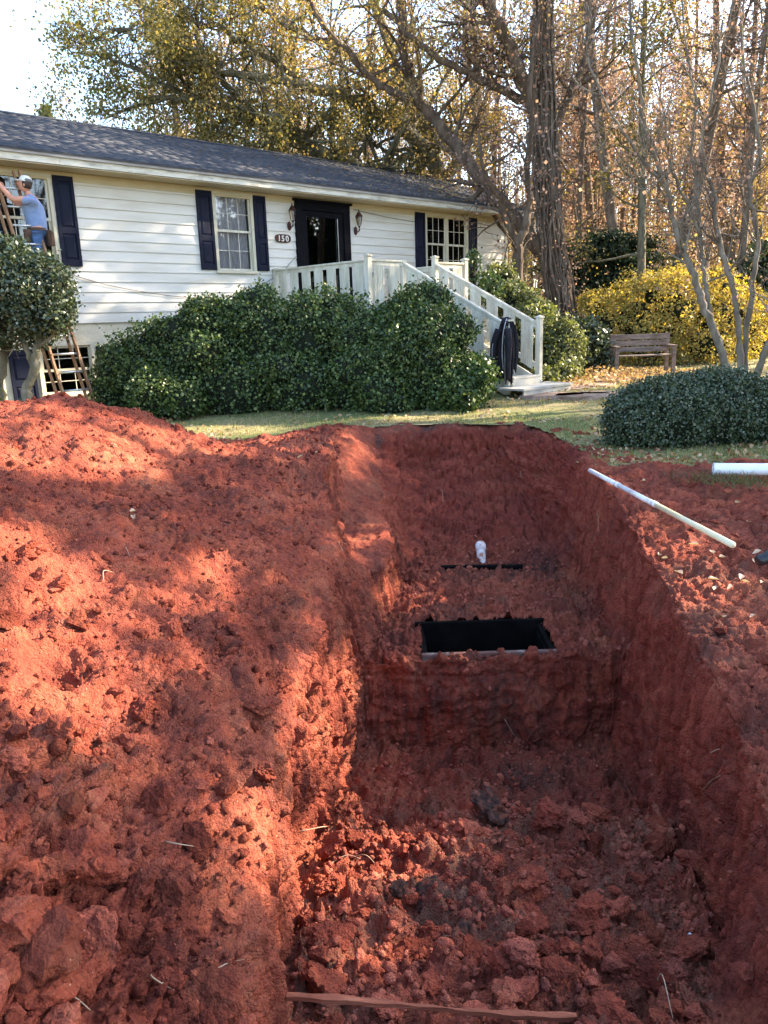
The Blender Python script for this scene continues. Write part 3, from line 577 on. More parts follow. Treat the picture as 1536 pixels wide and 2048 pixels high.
# thousands of crumbs, real geometry joined
def crumbs(name, n, w, smin, smax, shapes, parent, mat):
    Vs, Fs, b = [], [], 0
    idx = pick(w, n, rg); sz = smin*(smax/smin)**(rg.random(n)**2.2)
    data = [(np.array([v.co[:] for v in m.vertices]), np.array([p.vertices[:] for p in m.polygons])) for m in shapes]
    for i, s in zip(idx, sz):
        V, Fc = data[rg.integers(len(data))]
        a, c = rg.uniform(0, 6.28), rg.uniform(-1, 1)
        R = np.array([[cos(a), -sin(a), 0], [sin(a), cos(a), 0], [0, 0, 1]]) @ np.array([[1, 0, 0], [0, cos(c), -sin(c)], [0, sin(c), cos(c)]])
        Vs.append((V*rg.uniform(.75, 1.2, 3)*s) @ R.T + D[i]+Dn[i]*s*0.25); Fs.append(Fc+b); b += len(V)
    o = link(name, np_mesh(name, np.vstack(Vs), np.vstack(Fs)), mat, parent); tag(o, kind='stuff'); return o
ICO = rock_mesh('crumb_shape', 1, 161), rock_mesh('crumb_shape', 1, 162), rock_mesh('crumb_shape', 1, 163), rock_mesh('crumb_shape', 1, 164)
crumbs('crumbs', 3200, wf+area*floorz*.35*up_ok, .011, .036, ROCK1, pit_o, M_CLOD)
crumbs('crumbs', 7000, area*(0.5*right+3.0*front+1.6*floorz+.12)*up_ok*(Y < 8.3), .006, .018, ICO, pit_o, M_CLOD)
crumbs('crumbs', 2200, area*(heap > .5)*up_ok*(0.15+1.5*nearL), .012, .036, ROCK1, heap_o, M_CLOD)
crumbs('crumbs', 8500, area*(heap > .5)*up_ok*(0.4+nearL), .006, .022, ICO, heap_o, M_CLOD)
# a surface lookup: nearest loft vertex to a pixel ray
_pix = None
def surf_px(px, py):
    """index of the terrain vertex that shows at this place of the photograph (nearest one to the eye)"""
    global _pix
    if _pix is None:
        v = D-CP; dz = v @ _f
        _pix = (768+FPX*(v @ CR)/dz, 1024-FPX*(v @ CU)/dz, dz)
    d2 = (_pix[0]-px)**2+(_pix[1]-py)**2
    c = np.where((d2 < 100) & (_pix[2] > .5))[0]
    if len(c) == 0: c = np.array([np.argmin(np.where(_pix[2] > .5, d2, 1e9))])
    m = _pix[2][c].min(); c = c[_pix[2][c] < m+0.12]
    return int(c[np.argmin(d2[c])])
BIGS = [
 (265, 1790, .060, 'big_clod', ROCK3[5], M_CLOD, 'squat clod between the dark lower-left clod and the large leaning one'),
 (110, 1745, .070, 'big_clod', ROCK3[4], M_BRCLOD, 'brown rounded clod above the biggest dark clod on the left'),
 (225, 1750, .062, 'tan_clod', ROCK3[2], M_TANCLOD, 'tan broken clod on the left heap below the small crimson one'),
 (190, 1890, .085, 'big_clod', ROCK3[0], M_CLOD, 'flat-topped slab right of the biggest dark clod at the lower left'),
 (400, 2010, .080, 'big_clod', ROCK3[3], M_BRCLOD, 'broad low clod at the bottom edge left of the pit mouth'),
 (330, 1975, .055, 'big_clod', ROCK3[1], M_CLOD, 'rough clod at the bottom edge between the slab and the broad low clod'),
 (75, 1880, .105, 'big_clod', ROCK3[3], M_BRCLOD, 'biggest dark brown clod at the lower left corner of the picture'),
 (345, 1790, .095, 'big_clod', ROCK3[1], M_BRCLOD, 'large smooth-sided clod leaning in the left foreground right of the dark one'),
 (160, 1955, .075, 'big_clod', ROCK3[2], M_CLOD, 'wide flat clod at the bottom left below the dark clod'),
 (192, 1662, .030, 'red_clod', ROCK2[1], M_CLOD2, 'small bright crimson clod on the left heap above the large clods'),
 (665, 1700, .070, 'red_clod', ROCK3[3], M_CLOD2, 'tall bright red clod at the left of the rubble in the pit mouth'),
 (1010, 1790, .070, 'red_clod', ROCK3[4], M_CLOD2, 'rounded red clod in the middle of the rubble in the pit mouth'),
 (850, 1808, .095, 'dark_clod', ROCK3[5], M_DARKCLOD, 'wide nearly black clod in the middle of the pit rubble'),
 (800, 1785, .050, 'dark_clod', ROCK2[2], M_DARKCLOD, 'smaller dark clod left of the wide black one'),
 (930, 1865, .060, 'dark_clod', ROCK2[3], M_DARKCLOD, 'grey-green slab of clay below the wide black clod'),
 (950, 1672, .085, 'tan_clod', ROCK3[0], M_TANCLOD, 'long tan clod on the crest of the pit rubble'),
 (1100, 1640, .130, 'ledge_clod', ROCK3[2], M_CLOD2, 'broad red slab lying on the pit floor behind the rubble'),
 (985, 1625, .110, 'dark_clod', ROCK3[4], M_DARKCLOD, 'broad dark slab lying on the pit floor beside the red slab'),
 (1400, 1745, .085, 'big_clod', ROCK3[1], M_CLOD, 'upright shiny-sided clod against the right wall of the pit'),
 (1320, 1700, .080, 'big_clod', ROCK3[3], M_CLOD, 'rounded clod below the foot of the right pit wall'),
 (1385, 1920, .080, 'big_clod', ROCK3[5], M_CLOD2, 'large smooth red clod at the lower right of the rubble'),
 (1500, 1945, .045, 'tan_clod', ROCK2[5], M_TANCLOD, 'flat tan clod near the lower right edge of the picture'),
 (1190, 1690, .075, 'big_clod', ROCK3[0], M_CLOD, 'flat-topped clod at the right end of the rubble crest'),
 (1445, 1268, .045, 'big_clod', ROCK2[6], M_CLOD, 'dark square clod on the right bank above the pit'),
]
for (px, py, s, nm, shp, mt, lab) in BIGS:
    i = surf_px(px, py); me = shp.copy(); me.materials.clear(); me.materials.append(mt)
    o = link(nm, me, None, None, D[i]+Dn[i]*s*.25+np.array([0, 0, s*.2])); o.scale = (s*1.2, s*1.05, s*1.0); o.rotation_euler = rnd_rot(rg)
    tag(o, lab, 'clod')
# fine roots in the soil
ROOTS = [((640, 1745), (720, 1722)), ((1310, 1975), (1345, 2040)), ((410, 1960), (490, 1925)), ((250, 1100), (262, 1128)), ((600, 1665), (690, 1650)), ((1010, 1440), (1060, 1490)),
         ((880, 980), (888, 1000)), ((1400, 1580), (1440, 1555)), ((120, 1990), (180, 2030)), ((330, 1690), (390, 1700)), ((820, 1660), (835, 1690)), ((1192, 1035), (1198, 1065)), ((690, 1100), (700, 1080)),
         ((700, 1720), (752, 1735)), ((1420, 1510), (1450, 1540)), ((300, 1955), (350, 1990)), ((1040, 940), (1050, 975)), ((210, 1170), (230, 1150))]
for (a, b) in ROOTS:
    i, j = surf_px(*a), surf_px(*b); p, q = D[i]+[0, 0, .012], D[j]+[0, 0, .012]; L = np.linalg.norm(q-p)
    if L > .35: q = p+(q-p)*.35/L; L = .35
    mid = (p+q)/2+rg.normal(size=3)*L*.12+[0, 0, L*.15]
    mb = MB().tube(crom([p, mid, q], 4), np.linspace(.0032, .0012, 9), 5)
    mb.build('root', M_ROOT, heap_o if p[0] < -.4 else pit_o, True)

# ------------------------------------------------------------------ house (local frame: x along the front wall, -y towards the yard)
TH = radians(90-46.5)
HP = np.array([-5.178, 14.3, 0.0])
WD = np.array([cos(TH), sin(TH), 0]); WNN = np.array([sin(TH), -cos(TH), 0])
def W(s, n, z): return HP+WD*s+WNN*n+np.array([0, 0, z])
house = empty('house', HP, TH)
tag(house, 'long white single-storey house with lap siding, navy shutters and a dark shingle roof', 'house')
SL, SR, DEPTH = -9.0, 12.18, 6.8
Z0, ZT = 1.66, 4.16
WIN = [(-1.40, -0.42, 2.62, 4.06), (2.76, 3.66, 2.62, 4.06), (8.88, 10.47, 2.62, 4.06)]
DOOR = (4.78, 6.30, 1.72, 4.08)
OPEN = WIN+[DOOR]
# sheathing behind the boards, open at windows and door
def wall_with_holes(x0, x1, z0, z1, holes, y0, y1):
    mb = MB(); xsx = sorted({x0, x1, *[h[0] for h in holes], *[h[1] for h in holes]})
    for a, b in zip(xsx[:-1], xsx[1:]):
        segs = [(z0, z1)]
        for h in holes:
            if h[0] <= a+1e-6 and h[1] >= b-1e-6:
                ns = []
                for (p, q) in segs:
                    if h[2] > p: ns.append((p, min(q, h[2])))
                    if h[3] < q: ns.append((max(p, h[3]), q))
                segs = [(p, q) for p, q in ns if q-p > 1e-4]
        for p, q in segs: mb.box(a, b, y0, y1, p, q)
    return mb
wall_with_holes(SL, SR, Z0, ZT, OPEN, 0.022, 0.15).build('wall', M_SIDING, house)
MB().box(SR-0.15, SR-0.001, 0.151, DEPTH, Z0, ZT).box(SL, SR, DEPTH, DEPTH+.15, 0.0, ZT).box(SL, SL+.15, 0.151, DEPTH, 0.0, ZT).build('wall', M_SIDING, house)
# lap boards, each a part
ex = (ZT-Z0)/14.0
rb = random.Random(3)
for k in range(14):
    za, zb = Z0+k*ex, Z0+(k+1)*ex
    cuts = [(SL, SR-0.075)]
    for h in OPEN:
        if za < h[3]-0.03 and zb > h[2]+0.03:
            n = []
            for a, b in cuts:
                if h[0] > a and h[0] < b: n.append((a, h[0]))
                if h[1] > a and h[1] < b: n.append((h[1], b))
                if not (a < h[0] < b or a < h[1] < b): n.append((a, b))
            cuts = n
    for a, b in cuts:
        if b-a < .05: continue
        # split long runs where boards butt
        pts = [a]
        while b-pts[-1] > 4.9: pts.append(pts[-1]+rb.choice([3.66, 4.27, 4.88]))
        pts.append(b)
        for p, q in zip(pts[:-1], pts[1:]):
            if q-p < .03: continue
            q2 = q-0.0015
            V = [(p, 0.020, zb+.012), (q2, 0.020, zb+.012), (q2, 0.009, zb+.012), (p, 0.009, zb+.012), (p, 0.020, za), (q2, 0.020, za), (q2, -0.013, za), (p, -0.013, za)]
            MB().add(V, [(0,1,2,3), (7,6,5,4), (3,2,6,7), (1,0,4,5), (0,3,7,4), (2,1,5,6)]).build('siding_board', M_SIDING, house)
# right gable end boards
for k in range(22):
    za = Z0+k*ex; zb = za+ex
    yb = DEPTH if zb < ZT else None
    if zb <= ZT+.01: MB().box(SR-.0005, SR+.014, .02, DEPTH, za, zb-.008).build('siding_board', M_SIDING, house)
MB().box(SR-.073, SR+.028, -.028, .02, Z0-.02, ZT).box(SR+.0145, SR+.030, .02, .11, Z0-.02, ZT).build('corner_trim', M_TRIM, house)
MB().box(SL, SR+.02, -.020, .02, ZT-.14, ZT+.0).build('frieze_board', M_SOFFIT, house)
# foundation with basement window opening
BW = (-0.98, -0.02, .45, 1.28)
wall_with_holes(SL, SR-.03, -.2, Z0-.004, [BW], 0.03, .2).build('foundation', M_FOUND, house)
MB().box(SR-.2, SR-.03, .2, DEPTH, -.2, Z0-.004).build('foundation', M_FOUND, house)
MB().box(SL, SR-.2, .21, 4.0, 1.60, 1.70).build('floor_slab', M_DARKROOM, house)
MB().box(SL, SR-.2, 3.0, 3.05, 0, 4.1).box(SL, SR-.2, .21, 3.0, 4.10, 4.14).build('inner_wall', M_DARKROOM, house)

def sash_window(x0, x1, z0, z1, dbl=False, cols=3, base=False, cur=True):
    w = MB(); c = .065
    w.box(x0-.03, x0+c-.03, -.030, .12, z0, z1); w.box(x1-c+.03, x1+.03, -.030, .12, z0, z1); w.box(x0-.03, x1+.03, -.034, .12, z1-.0, z1+c); w.box(x0-.05, x1+.05, -.055, .12, z0-.055, z0)
    units = [(x0+.035, x1-.035)]
    if dbl:
        m = (x0+x1)/2; w.box(m-.045, m+.045, -.024, .12, z0, z1); units = [(x0+.035, m-.045), (m+.045, x1-.035)]
    win = w.build('window', M_TRIM, house, bevel=.004)
    for a, b in units:
        zm = z0+(z1-z0)*(.53 if not base else .5)
        for q, (za, zb, yy) in enumerate(((zm-.02, z1, .012), (z0, zm+.02, .042))):
            s = MB(); t = .038
            s.box(a, a+t, yy, yy+.026, za, zb); s.box(b-t, b, yy, yy+.026, za, zb); s.box(a+t, b-t, yy, yy+.026, za, za+t+.006); s.box(a+t, b-t, yy, yy+.026, zb-t, zb)
            s.build('sash', M_TRIM if base else M_RAIL, win)
            mt = MB()
            for j in range(1, cols): xx = a+t+(b-a-2*t)*j/cols; mt.box(xx-.006, xx+.006, yy-.001, yy+.0065, za+t+.006, zb-t)
            zz = (za+zb)/2
            for j in range(cols):
                xa = a+t+(b-a-2*t)*j/cols+.0085; xb = a+t+(b-a-2*t)*(j+1)/cols-.0085; mt.box(xa, xb, yy+.000, yy+.0060, zz-.006, zz+.006)
            mt.build('muntin', M_RAIL, win)
            MB().box(a+t, b-t, yy+.008, yy+.0115, za+t+.006, zb-t).build('pane', M_GLASS, win)
        if cur:
            n = 60; V = []; F = []
            for i in range(n+1):
                u = i/n; xx = a+.0+(b-a)*u; yy = .135+.016*sin(u*58)+.008*sin(u*23+1)
                V += [(xx, yy, z0-.02), (xx, yy, z1+.02)]
                if i < n: F.append((2*i, 2*i+2, 2*i+3, 2*i+1))
            MB().add(V, F).build('curtain', M_CURT, win, True)
    return win
sash_window(*WIN[0][:2], *WIN[0][2:], False, 3, cur=False)
sash_window(WIN[1][0], WIN[1][1], WIN[1][2], WIN[1][3], False, 3)
sash_window(WIN[2][0], WIN[2][1], WIN[2][2], WIN[2][3], True, 3)
sash_window(BW[0], BW[1], BW[2], BW[3], False, 3, True, False)
def shutter(x0, x1, z0=2.625, z1=4.10, y=-.012):
    m = MB(); w = .055; m.box(x0, x0+w, y-.034, y, z0, z1).box(x1-w, x1, y-.034, y, z0, z1)
    zm = z0+(z1-z0)*.40
    for a, b in ((z0, z0+.11), (zm-.05, zm+.05), (z1-.09, z1)): m.box(x0+w, x1-w, y-.034, y, a, b)
    s = m.build('shutter', M_NAVY, house, bevel=.004)
    for a, b in ((z0+.11, zm-.05), (zm+.05, z1-.09)):
        g = MB().box(x0+w, x1-w, y-.014, y-.001, a, b); g.build('panel', M_NAVY, s)
        r = .035; i = MB(); X0, X1, A, B = x0+w+.012, x1-w-.012, a+.012, b-.012
        i.add([(X0, y-.0145, A), (X1, y-.0145, A), (X1, y-.0145, B), (X0, y-.0145, B), (X0+r, y-.028, A+r), (X1-r, y-.028, A+r), (X1-r, y-.028, B-r), (X0+r, y-.028, B-r)], [(0,1,5,4), (1,2,6,5), (2,3,7,6), (3,0,4,7), (4,5,6,7)])
        i.build('raised_panel', M_NAVY, s)
shutter(-.37, -.02); shutter(-1.82, -1.46); shutter(2.37, 2.72); shutter(3.70, 4.0); shutter(8.48, 8.83); shutter(10.53, 10.86)
shutter(-1.48, -1.06, .30, 1.25, .02)
shutter(.06, .44, .30, 1.25, .02)
# door
d = MB(); a, b, z0, z1 = DOOR
d.box(a-.02, a+.17, -.050, .12, z0, z1).box(b-.17, b+.02, -.050, .12, z0, z1).box(a-.02, b+.02, -.052, .12, z1-.17, z1)
d.box(a-.07, b+.07, -.090, -.010, z1, z1+.05)
dr = d.build('door', M_BLKP, house, bevel=.005)
a2, b2, zt = a+.175, b-.175, z1-.175
s = MB(); s.box(a2, a2+.13, -.02, .03, z0+.02, zt).box(b2-.16, b2, -.02, .03, z0+.02, zt).box(a2+.13, b2-.16, -.02, .03, zt-.12, zt).box(a2+.13, b2-.16, -.02, .03, z0+.02, z0+.20)
s.build('storm_door_frame', M_BLKP, dr, bevel=.003)
MB().box(a2+.13, b2-.16, .002, .007, z0+.20, zt-.12).build('storm_door_glass', M_GLASSD, dr)
MB().box(b2-.175, b2-.163, -.030, -.0205, z0+.20, zt-.12).build('metal_edge_strip', M_ALU, dr)
MB().tube([(b2-.10, -.05, 2.72), (b2-.10, -.07, 2.80), (b2-.10, -.05, 2.88)], .011, 8).bar((b2-.10, -.022, 2.62), (b2-.10, -.022, 2.92), .035, .012).bar((b2-.10, -.05, 2.70), (b2-.20, -.055, 2.71), .018, .018).build('handle', M_BRASS, dr)
ip = MB().box(a2+.05, b2-.05, .10, .14, z0, zt); ip.box(a2+.2, b2-.2, .085, .10, z0+.9, zt-.2); ip.build('inner_door_panel', M_BLKP, dr)
MB().box(a-.05, b+.05, -.10, .02, z0-.06, z0).build('threshold', M_ALU, dr)
# wall lanterns
for sx, zz in ((4.60, 3.80), (6.50, 3.80)):
    m = MB().lathe((sx, -.02, zz-.32), [(.055, 0), (.06, .02), (.06, .16), (.05, .18)], 14)
    L = MB(); V0 = len(L.v); L.lathe((0, 0, 0), [(.001, 0), (.05, 0), (.056, .012), (.035, .02), (.001, .022)], 16)
    L.v = [(sx+p[0]*1.0, -.012-p[2], zz-.24+p[1]*1.7) for p in L.v]
    lt = L.build('wall_lantern', M_COPPER, house, True)
    MB().tube(crom([(sx, -.03, zz-.22), (sx, -.10, zz-.27), (sx, -.15, zz-.22), (sx, -.15, zz-.14)], 5), .011, 7).lathe((sx, -.15, zz-.17), [(.008, -.09), (.016, -.06), (.006, -.03), (.03, .02), (.045, .03)], 10).build('arm', M_COPPER, lt, True)
    MB().lathe((sx, -.15, zz), [(.045, -.13), (.075, .055)], 6).build('glass', M_GLASS, lt)
    cg = MB()
    for q in range(6):
        an = q*pi/3; cg.bar((sx+.046*cos(an), -.15+.046*sin(an), zz-.13), (sx+.076*cos(an), -.15+.076*sin(an), zz+.055), .007, .007)
    cg.lathe((sx, -.15, zz), [(.088, .055), (.090, .065), (.05, .12), (.018, .165), (.010, .17), (.016, .185), (.004, .21)], 6)
    cg.build('cage_and_cap', M_COPPER, lt)
# number plaque
pq = MB(); n = 20; px0, pz0 = 4.41, 3.30
V = [(px0+.205*np.sign(cos(t))*abs(cos(t))**.55, -.018, pz0+.085*np.sign(sin(t))*abs(sin(t))**.75) for t in np.linspace(0, 2*pi, 32, endpoint=False)]
pq.add([(x, -.030, z) for x, _, z in V]+[(x, -.008, z) for x, _, z in V], [tuple(range(32))[::-1]]+[tuple(range(32, 64))]+[(i, (i+1) % 32, 32+(i+1) % 32, 32+i) for i in range(32)])
plq = pq.build('house_number_plaque', M_COPPER, house)
for ch, dx in (('1', -.105), ('5', -.01), ('0', .10)):
    cu = bpy.data.curves.new('digit', 'FONT'); cu.body = ch; cu.size = .165; cu.extrude = .004; cu.offset = .003; cu.align_x = 'CENTER'
    tmp = bpy.data.objects.new('tmp', cu); COL.objects.link(tmp); bpy.context.view_layer.update()
    me = bpy.data.meshes.new_from_object(tmp.evaluated_get(bpy.context.evaluated_depsgraph_get())); bpy.data.objects.remove(tmp)
    o = link('digit', me, M_DIGIT, plq); o.location = (px0+dx, -.034, pz0-.058); o.rotation_euler = (pi/2, 0, 0)
    me.materials.clear(); me.materials.append(M_DIGIT)
# soffit, fascia, roof
EN, ZF0, ZF1, RN, ZR, RX = .50, 4.215, 4.365, -3.45, 5.83, 12.72
MB().box(SL-.3, RX-.05, -EN+.02, .0, ZT+.005, ZT+.018).build('soffit', M_SOFFIT, house)
px = SL-.3
for w_ in (4.6, 4.3, 3.9, 4.4, 4.6):
    MB().box(px, min(px+w_-.004, RX-.02), -EN, -EN+.022, ZF0-.03, ZF1).build('fascia_board', M_FASCIA, house); px += w_
    if px > RX-.1: break
MB().box(SL-.3, RX-.02, -EN-.035, -EN-.002, ZF1-.075, ZF1-.004).build('drip_board', noise_mat('grey_drip_board', [(.3, (.20, .19, .18)), (.7, (.42, .40, .37))], 3, 7, .7, .2, 30, (.4, 1, 1)), house)
# roof deck + courses of shingles
def rp(x, u, off=0.0):                                       # u 0 eave .. 1 ridge
    y = -EN-.05+(EN+.05-RN)*u; z = ZF1+(ZR-ZF1)*u
    return (x, y, z+off)
deck = MB().add([rp(SL-.3, 0, 0), rp(RX, 0, 0), rp(RX, 1, 0), rp(SL-.3, 1, 0), rp(SL-.3, 0, -.03), rp(RX, 0, -.03), rp(RX, 1, -.03), rp(SL-.3, 1, -.03)], [(0,1,2,3), (7,6,5,4), (0,4,5,1), (1,5,6,2), (2,6,7,3), (3,7,4,0)])
yb2 = -2*RN+EN+.05
deck.add([(SL-.3, -RN, ZR), (RX, -RN, ZR), (RX, yb2, ZF1), (SL-.3, yb2, ZF1), (SL-.3, -RN, ZR-.03), (RX, -RN, ZR-.03), (RX, yb2, ZF1-.03), (SL-.3, yb2, ZF1-.03)], [(0,1,2,3), (7,6,5,4), (0,4,5,1), (1,5,6,2), (2,6,7,3), (3,7,4,0)])
roof = deck.build('roof', M_SHING, house)
V, F = [], []; rr = random.Random(5); ncs = 30
for k in range(ncs):
    u0, u1 = k/ncs, (k+1)/ncs+.008; x = SL-.32-rr.random()*.3
    while x < RX:
        w_ = rr.uniform(.16, .34); xa, xb = max(x, SL-.32), min(x+w_-.006, RX+.015)
        if xb-xa > .02:
            t = rr.uniform(.007, .016); o = len(V); j = rr.uniform(-.0012, .0012)
            V += [rp(xa, u0+j, t), rp(xb, u0+j, t), rp(xb, u1, .004), rp(xa, u1, .004), rp(xa, u0+j, .002), rp(xb, u0+j, .002)]
            F += [(o, o+1, o+2), (o, o+2, o+3), (o+4, o+5, o+1), (o+4, o+1, o), (o+1, o+5, o+2), (o, o+3, o+4)]
        x += w_
tag(link('shingles', np_mesh('shingles', V, F), M_SHING, roof), kind='stuff')
MB().add([rp(SL-.32, .965, .022), rp(RX+.02, .965, .022), (RX+.02, -RN, ZR+.03), (SL-.32, -RN, ZR+.03)], [(0,1,2,3)]).build('ridge_cap', M_SHING, roof)
# gable wall and rake boards at the right end
MB().add([(SR-.02, .02, ZT), (SR-.02, yb2-EN, ZT), (SR-.02, -RN, ZR-.12), (SR-.1, .02, ZT), (SR-.1, yb2-EN, ZT), (SR-.1, -RN, ZR-.12)], [(0,1,2), (5,4,3), (0,3,4,1), (1,4,5,2), (2,5,3,0)]).build('gable_wall', M_SIDING, house)
MB().bar((RX-.012, -EN-.02, ZF1-.095), (RX-.012, -RN, ZR-.10), .024, .15).build('rake_board', M_FASCIA, house)
MB().bar((RX-.012, yb2, ZF1-.095), (RX-.012, -RN+.01, ZR-.10), .024, .15).build('rake_board', M_FASCIA, house)
MB().add([(SR, -EN+.02, ZF0-.02), (RX-.03, -EN+.02, ZF0-.02), (RX-.03, 0.2, ZF0+.02), (SR, .2, ZF0+.02)], [(3,2,1,0)]).build('soffit', M_SOFFIT, house)
# leaves and debris on the roof right half
V, F = [], []
for i in range(900):
    u = rr.random()**1.6*.9; x = RX-abs(rr.gauss(0, 3.2)); c = Vector(rp(x, u, .03)); a = rr.random()*6.28; s = rr.uniform(.02, .05)
    o = len(V)
    for q in range(4): V.append((c.x+s*cos(a+q*pi/2)*(1 if q % 2 else .6), c.y+s*sin(a+q*pi/2)*(1 if q % 2 else .6), c.z+rr.uniform(-.005, .012)))
    F.append((o, o+1, o+2, o+3))
lr = link('leaf_litter', np_mesh('leaf_litter', V, F), L_LITTER, None, HP); lr.rotation_euler = (0, 0, TH); tag(lr, 'scattered fallen leaves lying on the roof', 'leaf litter', kind='stuff')
# cable along the siding
def cable(pts, lab):
    mb = MB().tube(crom(pts, 8), .006, 5); o = mb.build('cable', M_WIRE, None, True); o.location = tuple(HP); o.rotation_euler = (0, 0, TH); tag(o, lab, 'cable')
cable([(-.3, -.03, 2.50), (.6, -.03, 2.28), (2.0, -.03, 2.10), (3.2, -.03, 2.16), (4.2, -.03, 2.55), (4.74, -.03, 2.95)], 'thin grey cable sagging across the white siding from the shutter to the door')
cable([(6.45, -.035, 4.02), (7.4, -.035, 3.93), (8.3, -.035, 3.88), (8.45, -.035, 3.88)], 'thin grey cable sagging under the soffit between the door and the double window')

# ------------------------------------------------------------------ porch deck with stairs
porch = empty('porch', HP, TH); tag(porch, 'white wooden porch with flat-board railings and a long stair down to the lawn', 'porch')
DZ = 1.74
PX0, PX1, PY = 1.95+2.1, 6.95+0.0, -3.0
PX0 = 4.08; SX0, SX1 = 5.05, 5.97
# s positions were measured along the front edge of the deck
A0, A1 = 4.08-0.0, 6.93
# deck spans from the wall at s=4.10 to s=6.93
xL, xR = 4.10, 6.93
y0d = -3.0
for k in range(21):
    ya = -.03-(k+1)*.142; MB().box(xL-.02, xR+.02, ya, ya+.136, DZ-.035, DZ).build('deck_board', M_TREAD, porch)
MB().box(xL, xR, y0d, y0d+.04, DZ-.23, DZ-.036).box(xL, xL+.04, y0d+.04, -.03, DZ-.23, DZ-.036).box(xR-.04, xR, y0d+.04, -.03, DZ-.23, DZ-.036).build('rim_joist', M_RAIL, porch)
for (x, y) in ((xL+.05, y0d+.05), (SX0, y0d+.05), (SX1, y0d+.05), (xR-.05, y0d+.05), (xL+.05, -1.2), (xR-.05, -1.2)):
    MB().box(x-.05, x+.05, y-.05, y+.05, 0, DZ-.24).build('support_post', M_RAIL, porch)
RZ = DZ+.92
def post(x, y, z0, z1, cap=True):
    p = MB().box(x-.05, x+.05, y-.05, y+.05, z0, z1).build('post', M_RAIL, porch, bevel=.006)
    if cap: MB().box(x-.065, x+.065, y-.065, y+.065, z1, z1+.028).add([(x-.05, y-.05, z1+.028), (x+.05, y-.05, z1+.028), (x+.05, y+.05, z1+.028), (x-.05, y+.05, z1+.028), (x, y, z1+.055)], [(0,1,4), (1,2,4), (2,3,4), (3,0,4)]).build('cap', M_RAIL, p)
    return p
def railing(a, b, za, zb, hgt=.90, drop=.10, bw=.265, gap=.125):
    """flat-board railing from a=(x,y) floor level za to b level zb"""
    a = Vector((a[0], a[1], 0)); b = Vector((b[0], b[1], 0)); L = (b-a).length; dr_ = (b-a)/L; nrm = Vector((-dr_.y, dr_.x, 0))
    A = a+Vector((0, 0, za+hgt)); B = b+Vector((0, 0, zb+hgt))
    MB().bar(A, B, .085, .035).build('handrail', M_RAIL, porch, bevel=.004)
    MB().bar(A-Vector((0, 0, .055)), B-Vector((0, 0, .055)), .035, .072).build('top_rail', M_RAIL, porch)
    MB().bar(A-Vector((0, 0, hgt-drop)), B-Vector((0, 0, hgt-drop)), .035, .085).build('bottom_rail', M_RAIL, porch)
    n = max(1, int(round((L-.05)/(bw+gap)))); st = L/n
    for i in range(n):
        c = a+dr_*(st*(i+.5)); z = za+(zb-za)*((i+.5)/n); sl_ = (zb-za)/L
        P = []
        for off in (-.030-.0005, -.0180):
            for du, zz in ((-bw/2, drop-.10), (bw/2, drop-.10), (bw/2, hgt-.085), (-bw/2, hgt-.085)):
                q = c+dr_*du+nrm*off; P.append((q.x, q.y, z+sl_*du+zz+.0))
        mb = MB().add(P, [(0,3,2,1), (4,5,6,7), (0,1,5,4), (1,2,6,5), (2,3,7,6), (3,0,4,7)])
        # shallow moulding ribs on each board
        for t in (-.09, -.045, 0.0, .045, .09):
            P2 = []
            for du in (t-.008, t+.008):
                for zz in (drop-.10, hgt-.085):
                    q = c+dr_*du+nrm*(-.0385); P2.append((q.x, q.y, z+sl_*du+zz))
            for du in (t-.014, t+.014):
                for zz in (drop-.10, hgt-.085):
                    q = c+dr_*du+nrm*(-.0307); P2.append((q.x, q.y, z+sl_*du+zz))
            mb.add(P2, [(0,2,3,1), (0,1,5,4), (2,6,7,3), (0,4,6,2), (1,3,7,5)])
        mb.build('baluster', M_RAIL, porch)
yF = y0d+.05
post(xL+.03, -.08, DZ, RZ-.02); post(xL+.03, yF, DZ, RZ+.05); post(SX0, yF, DZ, RZ+.0, False); post(SX1, yF, DZ, RZ+.07); post(xR-.03, yF, DZ, RZ+.05); post(xR-.03, -.08, DZ, RZ-.02)
railing((xL+.03, -.13), (xL+.03, yF+.05), DZ, DZ); railing((xL+.08, yF), (SX0-.05, yF), DZ, DZ); railing((SX1+.05, yF), (xR-.08, yF), DZ, DZ); railing((xR-.03, yF+.05), (xR-.03, -.13), DZ, DZ)
yE, zE = -5.50, .62
post(SX0, yE, .34, 1.46); post(SX1, yE, .28, 1.50)
railing((SX0, yF-.05), (SX0, yE+.05), DZ+.0, zE-.07, .86); railing((SX1, yF-.05), (SX1, yE+.05), DZ, zE-.07, .86)
ns = 7; run = (yE+.1-(y0d))/ns; rise = (DZ-.46)/ns
for k in range(ns):
    yy = y0d+run*(k+1); z = DZ-rise*(k+1)
    MB().box(SX0+.055, SX1-.055, yy-.02, yy-run+.012, z-.035, z).build('tread', M_TREAD, porch)
    MB().box(SX0+.056, SX1-.056, yy-run+.014, yy-run+.032, z+.001, z+rise-.036).build('riser', M_TREAD, porch)
for sx in (SX0+.03, SX1-.03): MB().bar((sx, y0d-.02, DZ-.24), (sx, yE-.05, .26), .04, .26).build('stringer', M_RAIL, porch)
MB().box(SX0-.28, SX1+.30, yE-.55, yE+.02, .30, .335).build('landing_board', M_TREAD, porch); MB().box(SX0-.25, SX1+.26, yE-.53, yE-.50, .12, .299).box(SX1+.23, SX1+.26, yE-.50, yE+.0, .12, .299).build('landing_skirt', M_TREAD, porch)
MB().box(SX0+.05, SX1-.05, yE-.08, yE-.05, .336, .46).box(SX0+.05, SX1-.05, yE-.09, yE+.2, .461, .49).build('tread', M_TREAD, porch)

